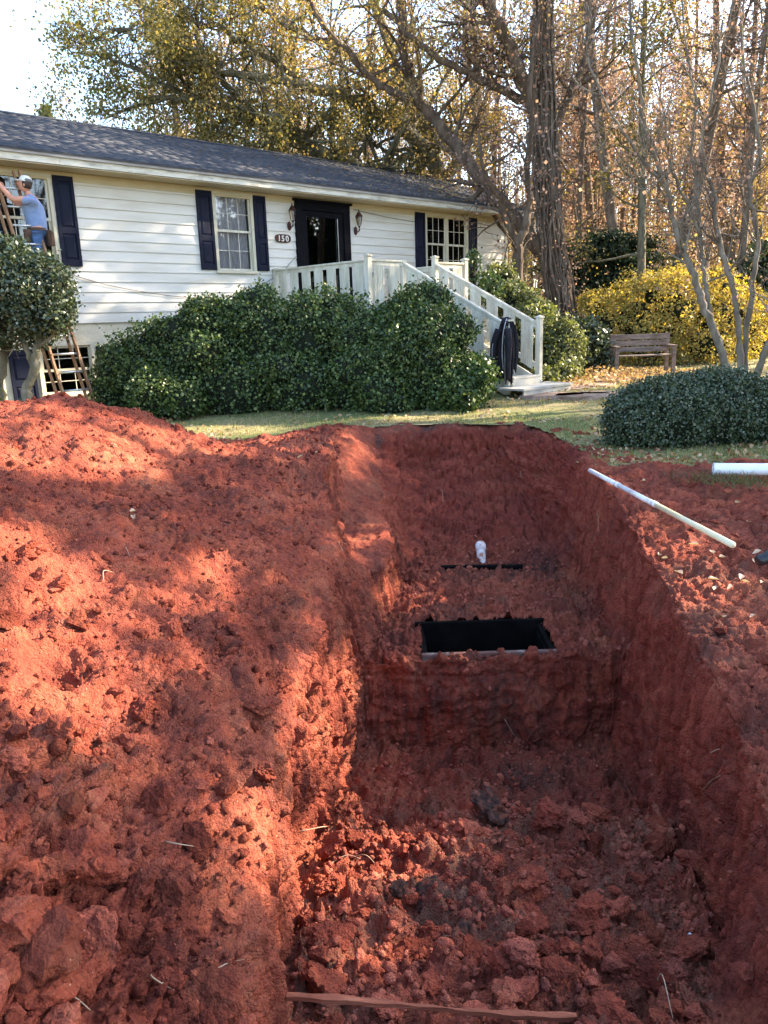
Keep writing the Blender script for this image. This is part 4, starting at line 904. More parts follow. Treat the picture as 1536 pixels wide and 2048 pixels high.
# jacket on the lower end of the near stair rail
jk = empty('jacket', W(SX0, 5.46, .95), TH); tag(jk, 'black jacket with pale piping draped over the lower end of the white stair rail', 'jacket')
def drape(nm, mat, off, wd_, top, bot, ph, parent, amp=.025, tilt=0.0):
    n, m = 26, 16; V = []
    for i in range(n+1):
        u = i/n*2-1
        for j in range(m+1):
            v = j/m; z = top+(bot-top)*v-.05*abs(u)*(1-v)**2 + (.05*sin(u*9+ph)*v)
            w_ = wd_*(0.52+.48*min(1, v*2.6)**.7)*(1-.18*max(0, v-.6)/.4)
            y = u*w_; x = off*(.35+.65*min(1, v*3))+amp*sin(u*7+ph+v*1.5)*(.3+v)+.012*sin(u*19+v*4)
            V.append((x, y+tilt*v, z))
    F = [(i*(m+1)+j, (i+1)*(m+1)+j, (i+1)*(m+1)+j+1, i*(m+1)+j+1) for i in range(n) for j in range(m)]
    o = MB().add(V, F).build(nm, mat, parent, True); md = o.modifiers.new('thick', 'SOLIDIFY'); md.thickness = .014; return o
drape('body', M_COAT, -.075, .20, .56, -.52, .4, jk)
drape('back', M_COAT, .075, .19, .56, -.36, 2.0, jk)
sl1 = [( -.09, .10, .38), (-.13, .17, .15), (-.14, .19, -.15), (-.12, .17, -.40)]
MB().tube(crom(sl1, 6), np.linspace(.065, .042, 19), 10).build('sleeve', M_COAT, jk, True)
MB().tube(crom([(-.09, -.09, .38), (-.14, -.16, .12), (-.15, -.15, -.18), (-.12, -.13, -.46)], 6), np.linspace(.065, .042, 19), 10).build('sleeve', M_COAT, jk, True)
MB().tube(crom([(-.065, -.05, .56), (-.135, -.035, .35), (-.15, -.02, .0), (-.13, -.03, -.3)], 6), .009, 6).tube(crom([(-.12, .12, .30), (-.19, .16, .1), (-.19, .17, -.1)], 6), .006, 6).build('piping', M_COATS, jk, True)
MB().lathe((0, 0, .54), [(.10, -.1), (.105, -.03), (.07, .03), (.02, .05)], 14).build('hood', M_COAT, jk, True)

# ------------------------------------------------------------------ ladder and worker
lad = empty('ladder', HP, TH); tag(lad, 'wooden extension ladder with metal rungs leaning on the house wall behind the topiary tree', 'ladder')
LA, LB = Vector((-1.17, -1.55, .12)), Vector((-1.42, -.36, 4.05)); LC, LD_ = Vector((-.72, -1.58, .12)), Vector((-1.02, -.36, 4.05))
MB().bar(LA, LB, .032, .075, (0, -1, 0)).build('rail', M_WOODL, lad); MB().bar(LC, LD_, .032, .075, (0, -1, 0)).build('rail', M_WOODL, lad)
off = Vector((-.07, .085, 0))
MB().bar(LA+off, LB+off, .028, .065, (0, -1, 0)).build('rail', M_WOODL, lad)
MB().bar(LC+off, LD_+off, .028, .065, (0, -1, 0)).build('rail', M_WOODL, lad)
for k in range(13):
    t = .05+k*.073; a = LA.lerp(LB, t); b = LC.lerp(LD_, t)
    MB().tube([a, b], .017, 8).build('rung', M_ALU, lad, True)
MB().tube(crom([LC.lerp(LD_, .38), LC.lerp(LD_, .30)+Vector((.0, -.05, -.02)), LC.lerp(LD_, .24)+Vector((-.03, -.04, 0)), LC.lerp(LD_, .2)], 5), .007, 5).build('rope', M_ROOT, lad, True)

def skin_body(name, joints, edges, mat, parent, sub=2, root=0):
    me = bpy.data.meshes.new(name); me.from_pydata([j[0] for j in joints], edges, []); o = bpy.data.objects.new(name, me); COL.objects.link(o)
    sk = o.modifiers.new('skin', 'SKIN'); ss = o.modifiers.new('sub', 'SUBSURF'); ss.levels = sub; ss.render_levels = sub
    for v, j in zip(me.skin_vertices[0].data, joints):
        r = j[1]; v.radius = r if isinstance(r, tuple) else (r, r)
    me.skin_vertices[0].data[root].use_root = True
    bpy.context.view_layer.update()
    m2 = bpy.data.meshes.new_from_object(o.evaluated_get(bpy.context.evaluated_depsgraph_get())); bpy.data.objects.remove(o)
    m2.materials.clear(); m2.polygons.foreach_set('use_smooth', np.ones(len(m2.polygons), dtype=bool))
    return link(name, m2, mat, parent)
# person frame: +X forward (faces up-left along the wall), origin at the feet
PZ = 2.17
mp = at_y(88, 560, 13.25)
man = empty('person', (mp[0], mp[1], PZ), pi+radians(14)); tag(man, 'person in light blue T-shirt, jeans and white cap working high on the ladder', 'person')
J = [((0, 0, .93), (.12, .10)), ((.0, .09, .86), .10), ((.03, .10, .50), .066), ((-.02, .10, .10), .045), ((.10, .10, .04), .04),
     ((.0, -.09, .86), .10), ((.10, -.10, .50), .066), ((.03, -.10, .12), .045), ((.15, -.10, .06), .04),
     ((.0, 0, 1.10), (.13, .11)), ((.02, 0, 1.30), (.165, .13)), ((.03, 0, 1.42), (.12, .09)), ((.06, 0, 1.50), (.055, .055)), ((.09, 0, 1.56), (.05, .05)),
     ((.04, .19, 1.40), .062), ((.28, .22, 1.40), .046), ((.44, .17, 1.62), .034), ((.46, .16, 1.67), .03),
     ((.04, -.19, 1.40), .062), ((.27, -.24, 1.36), .046), ((.42, -.17, 1.58), .034), ((.43, -.16, 1.63), .03)]
E = [(0,1),(1,2),(2,3),(3,4),(0,5),(5,6),(6,7),(7,8),(0,9),(9,10),(10,11),(11,12),(12,13),(11,14),(14,15),(15,16),(16,17),(11,18),(18,19),(19,20),(20,21)]
skin_body('body', J, E, M_SKIN, man)
skin_body('shirt', [((0, 0, .90), (.158, .150)), ((0, 0, .985), (.172, .150)), ((.0, 0, 1.12), (.175, .150)), ((.02, 0, 1.30), (.188, .155)), ((.03, 0, 1.425), (.145, .108)), ((.05, 0, 1.49), (.075, .070)), ((.04, .19, 1.405), .078), ((.17, .215, 1.36), .070), ((.04, -.19, 1.405), .078), ((.16, -.225, 1.35), .070)],
          [(0,1),(1,2),(2,3),(3,4),(4,5),(4,6),(6,7),(4,8),(8,9)], M_SHIRT, man)
skin_body('jeans', [((0, 0, .93), (.162, .128)), ((.0, .09, .86), .112), ((.03, .10, .50), .080), ((-.02, .10, .12), .062), ((.0, -.09, .86), .112), ((.10, -.10, .50), .080), ((.03, -.10, .14), .062)],
          [(0,1),(1,2),(2,3),(0,4),(4,5),(5,6)], M_JEANS, man)
for sy in (.10, -.10): skin_body('boot', [((0+(.05 if sy < 0 else 0), sy, .06), .055), ((.12+(.05 if sy < 0 else 0), sy, .03), (.045, .05)), ((.2+(.05 if sy < 0 else 0), sy, .03), .035)], [(0,1),(1,2)], M_LEATHER, man)
# head: face profile towards +X, tilted back a little
import bmesh
bm = bmesh.new(); bmesh.ops.create_icosphere(bm, subdivisions=4, radius=1.0)
for v in bm.verts:
    x, y, z = v.co; X_ = x*.098; Y_ = y*.074; Z_ = z*.118
    if z < 0: X_ *= 1-.10*z*z; Y_ *= 1-.30*z*z
    if x > .3:
        f = (x-.3)/.7
        X_ += f*(.030*math.exp(-((z+.08)/.20)**2-(y/.20)**2)+.011*math.exp(-((z+.48)/.10)**2-(y/.35)**2)+.013*math.exp(-((z+.80)/.14)**2-(y/.4)**2)+.010*math.exp(-((z-.26)/.12)**2))
        X_ -= f*(.010*math.exp(-((z-.08)/.10)**2)*(1-math.exp(-(y/.16)**2)))
    v.co = (X_, Y_, Z_)
me = bpy.data.meshes.new('head'); bm.to_mesh(me); bm.free(); me.polygons.foreach_set('use_smooth', np.ones(len(me.polygons), dtype=bool))
hd = link('head', me, M_SKIN, man, (.10, 0, 1.655)); hd.rotation_euler = (0, radians(-14), 0)
for sy in (1, -1):
    e = MB().lathe((0, 0, 0), [(.003, -.010), (.011, -.005), (.012, .004), (.003, .010)], 8); eo = e.build('eye', M_HAIR, hd, True, loc=(.086, sy*.030, .012)); eo.scale = (.6, 1, .5)
    er = MB().lathe((0, 0, 0), [(.004, -.032), (.014, -.015), (.017, .010), (.010, .03), (.002, .034)], 10).build('ear', M_SKIN, hd, True, loc=(-.008, sy*.078, -.008)); er.scale = (1, .45, 1)
MB().lathe((-.022, 0, -.015), [(.060, -.045), (.080, -.02), (.090, .03), (.088, .055)], 20).build('hair', M_HAIR, hd, True)
hb = MB().lathe((-.008, 0, .035), [(.100, .0), (.101, .02), (.094, .055), (.070, .085), (.035, .100), (.002, .104)], 24)
cp = hb.build('cap', M_CAP, hd, True); cp.scale = (1, .86, 1)
vz = [(.085+.085*math.sqrt(max(0, 1-(t)**2))*1.0, t*.072, .042-.018*abs(t)**2+.004) for t in np.linspace(-1, 1, 13)]
bk = [(.070, t*.074, .046) for t in np.linspace(-1, 1, 13)]
vv = MB().add(vz+bk, [(i, i+1, 14+i, 13+i) for i in range(12)]).build('cap_visor', M_CAP, hd, True); sm = vv.modifiers.new('t', 'SOLIDIFY'); sm.thickness = .006
MB().lathe((-.030, 0, .040), [(.086, .0), (.090, .02), (.082, .05)], 20).build('cap_mesh_back', M_CAPG, hd, True)
# hands: palm + five fingers gripping the ladder rail
def hand(c, d, up, parent, s=1.0):
    c = Vector(c); d = Vector(d).normalized(); up = Vector(up).normalized(); sd = d.cross(up).normalized()
    js = [(c, .022*s), (c+d*.045*s, (.038*s, .016*s)), (c+d*.075*s, (.038*s, .014*s))]; ed = [(0, 1), (1, 2)]
    for q, (o_, L) in enumerate(((-.030, .060), (-.010, .070), (.010, .066), (.029, .052))):
        b0 = c+d*.085*s+sd*o_*s; b1 = b0+(d*.7+up*-.7)*L*.5*s; b2 = b1+(d*-.2+up*-1)*L*.45*s
        n = len(js); js += [(b0, .0095*s), (b1, .0088*s), (b2, .0078*s)]; ed += [(2, n), (n, n+1), (n+1, n+2)]
    n = len(js); t0 = c+d*.02*s+sd*-.036*s; js += [(t0, .012*s), (t0+(d*.4-sd*.5-up*.3)*.04*s, .0105*s), (t0+(d*.8-sd*.4-up*.6)*.065*s, .009*s)]; ed += [(0, n), (n, n+1), (n+1, n+2)]
    return skin_body('hand', [(tuple(p), r) for p, r in js], ed, M_SKIN, parent, 2)
hand((.46, .16, 1.66), (.35, -.1, .9), (-.9, .1, .35), man); hand((.43, -.16, 1.62), (.35, .1, .9), (-.9, -.1, .35), man)
# tool belt and pouches
tb = empty('tool_belt', (mp[0], mp[1], PZ), pi+radians(14)); tb.parent = None
tag(tb, 'brown leather tool belt with pouches worn round the waist of the worker', 'tool belt')
b = MB(); n = 28
for z0_, z1_ in ((.945, .990),):
    V = []
    for i in range(n):
        a = 2*pi*i/n
        for r, z in ((1.0, z0_), (1.0, z1_), (.94, z1_), (.94, z0_)): V.append((.148*cos(a)*r, .182*sin(a)*r, z))
    F = []
    for i in range(n):
        j = (i+1) % n
        for k in range(4): F.append((i*4+k, j*4+k, j*4+(k+1) % 4, i*4+(k+1) % 4))
    b.add(V, F)
b.build('belt', M_LEATHER, tb)
for (x, y, a, w_, h_) in ((-.14, .11, .5, .16, .24), (-.12, -.12, -.5, .15, .22), (.09, .15, 2.4, .12, .2)):
    m = MB(); m.add([(-w_/2, -.03, 0), (w_/2, -.03, 0), (w_/2, .04, 0), (-w_/2, .04, 0), (-w_*.42, -.02, -h_), (w_*.42, -.02, -h_), (w_*.42, .03, -h_), (-w_*.42, .03, -h_)], [(0,1,2,3), (7,6,5,4), (0,4,5,1), (1,5,6,2), (2,6,7,3), (3,7,4,0)])
    m.bar((w_*.2, .0, .08), (w_*.2, .0, -.1), .02, .02)
    o = m.build('pouch', M_LEATHER, tb, bevel=.012, loc=(x*1.25, y*1.35, .95)); o.rotation_euler = (0, .15, a+pi/2)
bpy.context.view_layer.update()

# ------------------------------------------------------------------ septic tank: lid rim, shaft, pipe, back edge
tank = empty('septic_tank', ((TX0+TX1)/2, (TY0+TY1)/2, -1.0)); tag(tank, 'buried concrete tank with a black rectangular opening in its soil-covered top', 'septic tank')
cx, cy = (TX0+TX1)/2, (TY0+TY1)/2; hx, hy = (TX1-TX0)/2, (TY1-TY0)/2
def ragged_frame(ix, iy, ox, oy, z0, z1, seed):
    mb = MB(); 
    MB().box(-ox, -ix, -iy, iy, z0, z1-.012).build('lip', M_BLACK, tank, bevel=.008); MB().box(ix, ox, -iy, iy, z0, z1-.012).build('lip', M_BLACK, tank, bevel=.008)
    MB().box(-ox, ox, iy, oy, z0, z1).build('lip', M_CONC, tank, bevel=.008)
    return mb.box(-ox, ox, -oy, -iy, z0, z1)
lip = ragged_frame(hx-.035, hy-.035, hx+.012, hy+.012, -.16, -.035, 1).build('lip', M_CONC, tank, bevel=.01)
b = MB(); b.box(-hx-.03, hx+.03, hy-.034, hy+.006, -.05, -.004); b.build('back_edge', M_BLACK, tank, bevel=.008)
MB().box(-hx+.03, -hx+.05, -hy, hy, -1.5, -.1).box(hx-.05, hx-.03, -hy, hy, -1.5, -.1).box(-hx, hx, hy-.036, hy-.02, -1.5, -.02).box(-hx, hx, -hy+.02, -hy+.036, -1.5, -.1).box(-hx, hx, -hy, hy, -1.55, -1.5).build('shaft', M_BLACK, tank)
b2 = MB(); b2.add([(-.42, 0, 0), (.44, -.03, 0), (.44, .03, 0), (-.42, .06, 0), (-.42, 0, .055), (.44, -.03, .05), (.44, .03, .05), (-.42, .06, .055)], [(0,3,2,1), (4,5,6,7), (0,1,5,4), (1,2,6,5), (2,3,7,6), (3,0,4,7)])
q = at_z(962, 1131, -.97); b2.build('slot_shade', M_BLACK, tank, bevel=.012, loc=(q[0]-cx, q[1]-cy, -.022))  # solid black bar: the shade of an open slot given as colour
q = at_z(963, 1122, -.97)
pp = empty('pipe_stub', (q[0], q[1]+.02, -1.0)); tag(pp, 'short muddy white pipe elbow sticking up at the far end of the tank', 'pipe')
MB().tube(crom([(0, -.03, -.04), (0, 0, .06), (.0, .04, .14), (.005, .10, .19)], 5), .048, 18).build('pipe_body', M_PVCD, pp, True)
MB().tube([(0, .035, .125), (.004, .085, .18)], .056, 18).build('collar', M_PVCD, pp, True)

# pipes lying on the yard
def pipe_thing(a, b, r, segs, lab, mats, name='pipe'):
    a = np.array(a); b = np.array(b); root = empty(name, a); tag(root, lab, 'pipe')
    for k in range(len(segs)-1):
        p, q = a+(b-a)*segs[k]-a, a+(b-a)*segs[k+1]-a
        MB().tube([p, q], r, 20).build('length', mats[k % len(mats)], root, True)
        if k: MB().tube([p-(b-a)/np.linalg.norm(b-a)*.03, p+(b-a)/np.linalg.norm(b-a)*.03], r*1.14, 20).build('coupling', M_PVC, root, True)
    return root
a = at_z(1180, 941, .05); b = at_z(1466, 1090, .03)
thinp = pipe_thing(a, b, .022, [0, .26, .55, 1], 'long thin white pipe lying along the right rim of the pit', [M_PVC, M_PVC, M_CREAMP])
a = at_z(1426, 938, .10); b = a+np.array([2.6, -.62, .01])
big = empty('pipe', a); tag(big, 'thick white pipe lying on the grass in front of the clipped round shrub', 'pipe')
V, F = tube_np(np.array([[0, 0, 0], [.02, -.005, 0], [2.6, -.62, .01]]), np.array([.056, .057, .057]), 28)
o = link('length', np_mesh('length', V, F, True), M_PVC, big); md = o.modifiers.new('t', 'SOLIDIFY'); md.thickness = .006; md.offset = -1
# black bottle end at the right edge
q = at_z(1531, 1120, -.02)
bt = empty('bottle', (q[0]+.03, q[1], q[2]+.02)); tag(bt, 'black plastic bottle end lying on the red soil at the right edge of the picture', 'bottle')
m = MB().lathe((0, 0, 0), [(.004, -.10), (.030, -.098), (.038, -.085), (.038, -.03), (.046, -.02), (.046, .05), (.040, .07), (.02, .08), (.002, .082)], 20)
o = m.build('bottle_body', M_RUBBER, bt, True); o.rotation_euler = (0, radians(80), radians(15))
# muddy board at the near foot of the rubble
i0, i1 = surf_px(575, 2000), surf_px(1150, 2034)
p, q = D[i0]+[0, 0, .006], D[i1]+[0, 0, .004]
n = 24; V = []
for i in range(n+1):
    t = i/n; c = p+(q-p)*t; w_ = .008+.004*sin(t*9); zz = .010*sin(t*5+1)
    for s1, s2 in ((-1, -1), (1, -1), (1, 1), (-1, 1)): V.append((c[0]-.0*s1, c[1]+s1*w_, c[2]+zz+s2*.009+.003*sin(t*40+s1)))
F = [(i*4+k, (i+1)*4+k, (i+1)*4+(k+1) % 4, i*4+(k+1) % 4) for i in range(n) for k in range(4)]+[(0,1,2,3), (n*4+3, n*4+2, n*4+1, n*4)]
o = MB().add(V, F).build('board', M_BOARD); tag(o, 'long thin muddy board half buried at the near foot of the rubble', 'board')
# bits of white litter in the rubble
i = surf_px(1382, 1870)
o = MB().lathe(D[i]+np.array([0, 0, .006]), [(.004, 0), (.011, .001), (.006, .004), (.009, .006), (.003, .007)], 4).build('plastic_scrap', M_PVC, None, True); tag(o, 'tiny black and white plastic scrap among the clods at the lower right', 'litter')
# dry leaves on the right bank
LP = [(1318, 1115), (1328, 1122), (1385, 1095), (1420, 1108), (1445, 1118), (1425, 1160), (1432, 1182), (1482, 1160), (1490, 1172), (1516, 1110), (1510, 1128), (1460, 1180), (1525, 1170), (1494, 1050), (1475, 1010), (1362, 1150), (1505, 1240), (1445, 1240), (1288, 965), (1320, 920), (1155, 930), (640, 905), (600, 912), (265, 1030), (268, 1042)]
LEAFLAB = {3: 'dry tan leaf just below the lower end of the thin white pipe', 12: 'dry tan leaf at the right edge below the black bottle end', 14: 'dry tan leaf on the grass edge below the thick white pipe', 16: 'lone dry tan leaf near the right edge of the bank'}
for k, (px, py) in enumerate(LP):
    i = surf_px(px, py); c = D[i]+np.array([0, 0, .02]); a = rg.uniform(0, 6.28); s = rg.uniform(.024, .042)
    pr = [(1, 0), (.55, .42), (.1, .5), (-.5, .3), (-1, 0), (-.5, -.32), (.1, -.48), (.55, -.4)]
    V = [(0, 0, .0)]+[(x*s, y*s, .012*(abs(y)*2+rg.uniform(0, .8))) for x, y in pr]
    o = MB().add(V, [(0, 1+t, 1+(t+1) % 8) for t in range(8)]).build('fallen_leaf', L_DRY, None, False, loc=tuple(c)); o.rotation_euler = (rg.uniform(-.4, .4), rg.uniform(-.4, .4), a)
    if px > 1280 and py > 1000: tag(o, LEAFLAB.get(k, 'dry tan leaf lying on the red soil of the right bank'), 'leaf', 'dry leaves on the right bank')
    elif px < 300: tag(o, 'pale curled leaf lying on the upper face of the left clay heap', 'leaf', 'pale leaves on the heap')
    else: tag(o, 'dry tan leaf lying near the grassy edge of the pit', 'leaf', 'dry leaves near the grassy edge')

# bench
bp = at_y(1222, 752, 17.4)
bz = float(yard_h(np.array(bp[0]), np.array(17.4)))
bench = empty('bench', (at_y(1278, 740, 17.6)[0], 17.5, bz), radians(-2)); tag(bench, 'weathered grey wooden garden bench in front of the yellow bush', 'bench')
for (x, y) in ((-.62, .18), (.62, .18)): MB().box(x-.04, x+.04, y-.04, y+.04, 0, .88).build('leg', M_BENCH, bench)
for (x, y) in ((-.62, -.30), (.62, -.30)): MB().box(x-.04, x+.04, y-.04, y+.04, 0, .60).build('leg', M_BENCH, bench)
for x in (-.62, .62): MB().box(x-.05, x+.05, -.38, .14, .60, .635).build('armrest', M_BENCH, bench, bevel=.006)
for k, z in enumerate((.48, .62, .755)): MB().box(-.60, .60, .12+.01*k, .145+.01*k, z, z+.115).build('back_slat', M_BENCH, bench, bevel=.008)
for k in range(4): MB().box(-.60, .60, -.33+k*.115, -.33+k*.115+.10, .405, .43).build('seat_slat', M_BENCH, bench, bevel=.006)
# flagstones by the stairs
for k, (px, py, w_, h_) in enumerate(((1130, 778, .5, .28), (1185, 772, .45, .25), (1165, 792, .55, .3), (1100, 792, .6, .28), (1225, 762, .5, .3), (1195, 788, .4, .2))):
    c = at_z(px, py, .19); a = np.linspace(0, 2*pi, 8, endpoint=False)+rg.uniform(0, .5, 8)*.8
    V = [(w_*cos(t)*rg.uniform(.8, 1.1), h_*1.4*sin(t)*rg.uniform(.8, 1.1), z) for z in (-.05, .035) for t in sorted(a)]
    m = MB().add(V, [tuple(range(8))[::-1], tuple(range(8, 16))]+[(i, (i+1) % 8, 8+(i+1) % 8, 8+i) for i in range(8)])
    o = m.build('flagstone', M_PATH, ground, bevel=.01, loc=tuple(c))
# rock near the heap
q = at_z(268, 826, .14); me = ROCK3[2].copy(); me.materials.clear(); me.materials.append(M_ROCK)
o = link('rock', me, None, None, (q[0], 12.0, .22)); o.location.x = at_y(268, 826, 12.0)[0]; o.scale = (.30, .18, .16); o.rotation_euler = (0, .1, .3); tag(o, 'reddish brown rock lying on the lawn between the clay heap and the long hedge', 'rock')

# ------------------------------------------------------------------ vegetation
def leaves_np(C, s, rg_, up=0.0, N=None, fold=0.25, asp=0.45):
    """one folded leaf (two triangles) at each centre; N optional preferred normals"""
    n = len(C); a = rg_.normal(size=(n, 3)); 
    if N is not None: a = a*0.75+N*0.9
    a[:, 2] += up; a /= np.linalg.norm(a, axis=1, keepdims=True)+1e-9
    t = rg_.normal(size=(n, 3)); t -= (t*a).sum(1, keepdims=True)*a; t /= np.linalg.norm(t, axis=1, keepdims=True)+1e-9
    b = np.cross(a, t); s = (np.broadcast_to(s, (n,))*rg_.uniform(.65, 1.3, n))[:, None]
    V = np.stack([C-t*s*.5, C+b*s*asp-a*s*fold*.3, C+t*s*.5, C-b*s*asp-a*s*fold*.3], 1).reshape(-1, 3)
    i = np.arange(n)[:, None]*4
    F = np.stack([i+np.array([[0, 1, 2]]), i+np.array([[0, 2, 3]])], 1).reshape(-1, 3)
    return V, F
def leaf_obj(name, V, F, mat, parent, kind='stuff'):
    o = link(name, np_mesh(name, V, F), mat, parent); return tag(o, kind=kind)
class Wood:
    def __init__(s, sides=6): s.V = []; s.F = []; s.n = 0; s.tips = []; s.sides = sides
    def tube(s, P, R, k=None):
        V, F = tube_np(P, R, k or s.sides); s.V.append(V); s.F.append(F+s.n); s.n += len(V)
    def branch(s, p, d, L, r, depth, g, up=0.05, wig=0.25, nch=4, sides=5, ratio=.55, leafy=True):
        k = 5 if depth > 0 else 3; P = [np.array(p, float)]; d = np.array(d, float)
        for i in range(k):
            d = d+g.normal(size=3)*wig*.5+np.array([0, 0, up]); d /= np.linalg.norm(d); P.append(P[-1]+d*L/k)
        P = np.array(P); R = np.linspace(r, max(r*.3, .003), len(P)); s.tube(P, R, (sides if depth > 1 else 4) if depth > 0 else 3)
        if depth == 0:
            if leafy: s.tips += [P[-1], P[-2], P[2]]
            return
        for j in range(nch):
            t = g.uniform(.25, 1.0); q = P[min(int(t*k), k-1)]+(P[min(int(t*k)+1, k)]-P[min(int(t*k), k-1)])*((t*k) % 1)
            nd_ = g.normal(size=3); nd_ = d*.75+nd_*.62; nd_ /= np.linalg.norm(nd_)
            s.branch(q, nd_, L*ratio*g.uniform(.7, 1.25), r*(1-.6*t)*.55, depth-1, g, up, wig, nch, 4, ratio, leafy)
    def limb(s, P, r0, r1, g, nsub=8, L=1.2, depth=2, up=.05, sides=8, m=6, bias=(0, 0, .2), start=.25, wig=.3, jit=.02, nch=3):
        Q = crom(P, m); Q[1:-1] += g.normal(size=Q[1:-1].shape)*jit; R = np.linspace(r0, r1, len(Q))*(1+.08*g.normal(size=len(Q)))
        s.tube(Q, R, sides)
        for j in range(nsub):
            i = int(g.uniform(start, 1)*(len(Q)-2)); d = g.normal(size=3)+np.array(bias)*2+(Q[i+1]-Q[i])/np.linalg.norm(Q[i+1]-Q[i])*.5; d /= np.linalg.norm(d)
            s.branch(Q[i], d, L*g.uniform(.6, 1.3), max(R[i]*.42, .008), depth, g, up, wig, nch)
        return Q
    def mesh(s, name): return np_mesh(name, np.vstack(s.V), np.vstack(s.F), True)
def px_path(pts): return [at_y(x, y, Y) for x, y, Y in pts]

# ---- shrubs
def shrub(name, lobes, n, size, mat, label, cat, group=None, seed=1, core=.80, stems=5, rnoise=.21, flat=0.3, light=None, stemmat=None, up=.25, sub=0, sub_r=1.0):
    g = np.random.default_rng(seed); lob = np.array(lobes, float); base = lob[:, :3].mean(0); bz_ = float(yard_h(base[0], base[1]))
    root = empty(name, (base[0], base[1], bz_)); tag(root, label, cat, group); o0 = np.array([base[0], base[1], bz_])
    if sub:
        ex_ = []
        for q_ in range(sub):
            L_ = lob[g.integers(len(lob))]; dv = g.normal(size=3); dv[1] = -abs(dv[1])*1.0; dv[2] = abs(dv[2])*.9-.25; dv /= np.linalg.norm(dv); r_ = g.uniform(.26, .40)*sub_r
            c_ = L_[:3]+dv*L_[3:6]*.86; c_[2] = max(c_[2], bz_+.15); ex_.append([*c_, r_*1.15, r_, r_*.85])
        lob = np.vstack([lob, ex_])
    area_ = (lob[:, 3]*lob[:, 4]+lob[:, 3]*lob[:, 5]+lob[:, 4]*lob[:, 5]); pr = area_/area_.sum()
    k = g.choice(len(lob), int(n*1.8), p=pr); d = g.normal(size=(len(k), 3)); d[:, 2] += .15; d /= np.linalg.norm(d, axis=1, keepdims=True)
    rr_ = 1+rnoise*fbm(d*1.0+k[:, None]*7.1, 2.2, 4, seed)*1.6; depth_ = 1-np.abs(g.normal(size=len(k)))*.13
    C = lob[k, :3]+d*lob[k, 3:6]*(rr_*depth_)[:, None]
    ins = np.zeros(len(C), bool)
    for j in range(len(lob)):
        q = np.linalg.norm((C-lob[j, :3])/lob[j, 3:6], axis=1); ins |= (q < .80) & (k != j)
    hz = yard_h(C[:, 0], C[:, 1])
    keep = ~ins & (C[:, 2] > hz+.02); C = C[keep][:n]; d = d[keep][:n]
    tw = fbm(C, 6.0, 2, seed+3); keep2 = tw > -.55
    C, d = C[keep2], d[keep2]
    # sprigs: gather leaves round sprig points so the surface reads as shoots
    m = max(10, len(C)//9); sp = C[g.integers(0, len(C), m)]; sd_ = d[g.integers(0, len(C), m)]
    a = np.arange(len(C)) % m; off_ = g.normal(size=(len(C), 3))*size*.95
    mixm = g.random(len(C)) < .72
    C = np.where(mixm[:, None], sp[a]+off_+d*0, C)
    # stray shoots that stand out of the outline
    ns = max(6, len(C)//260); si = g.integers(0, len(C), ns); t_ = np.linspace(0, 1, 9)[None, :, None]
    sdv = d[si]*.7+g.normal(size=(ns, 3))*.35+[0, 0, .45]; Ls = g.uniform(1.5, 4.5, ns)[:, None, None]*size
    SC = (C[si][:, None]+sdv[:, None]*t_*Ls+g.normal(size=(ns, 9, 3))*size*.22).reshape(-1, 3); C = np.vstack([C, SC]); d = np.vstack([d, np.repeat(sdv, 9, 0)])
    V, F = leaves_np(C-o0, size*g.uniform(.75, 1.3, len(C)), g, up, d)
    leaf_obj('foliage', V, F, mat, root)
    # opaque dark core added to block light behind the leaves, and stems
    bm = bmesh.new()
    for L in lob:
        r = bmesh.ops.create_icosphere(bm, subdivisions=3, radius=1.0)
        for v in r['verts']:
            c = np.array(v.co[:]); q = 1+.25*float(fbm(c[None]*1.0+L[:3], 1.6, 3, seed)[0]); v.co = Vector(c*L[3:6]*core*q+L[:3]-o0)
    me = bpy.data.meshes.new('light_block_core'); bm.to_mesh(me); bm.free()
    tag(link('light_block_core', me, M_INNER, root), kind='stuff')
    W_ = Wood(5)
    for i in range(stems):
        L = lob[g.integers(len(lob))]; b = np.array([L[0]+g.uniform(-.3, .3)*L[3], L[1]+g.uniform(-.3, .3)*L[4], bz_-.05]); t = L[:3]+g.normal(size=3)*L[3:6]*.3
        W_.tube(crom([b, (b+t)/2+g.normal(size=3)*.08, t], 3)-o0, np.linspace(.035, .015, 7), 6)
    if stems: link('stems', W_.mesh('stems'), stemmat or M_BARKR, root)
    return root
M_INNER = noise_mat('shrub_light_block', [(.35, (.006, .010, .005)), (.65, (.02, .028, .012)), (.8, (.035, .03, .018))], 30, 6, 1.0, 1.0, 60, dist=.05)  # dark colour of the added light-blocking core

def lobes_px(lst):                                            # (px, py, Y, rx, ry, rz)
    out = []
    for px_, py_, Y_, rx, ry, rz in lst:
        c = at_y(px_, py_, Y_); out.append((c[0], c[1], c[2], rx, ry, rz))
    return out
shrub('hedge_shrub', lobes_px([(250, 755, 13.2, .52, .55, .68), (330, 730, 13.3, .66, .65, .86), (430, 715, 13.4, .75, .75, .94), (530, 705, 13.5, .75, .75, 1.0), (630, 700, 13.5, .8, .75, 1.0), (700, 710, 13.4, .66, .7, .95),
    (350, 780, 13.0, .85, .7, .62), (480, 780, 13.0, .9, .7, .62), (610, 780, 13.0, .9, .7, .62), (700, 780, 13.0, .7, .7, .62), (240, 795, 13.1, .45, .5, .5), (490, 640, 13.6, .40, .4, .38), (600, 640, 13.7, .45, .45, .42), (400, 650, 13.5, .35, .4, .35)]),
    72000, .046, L_HOLLY, 'long dark green evergreen hedge between the basement window and the porch', 'hedge', seed=11, stems=14, sub=24)
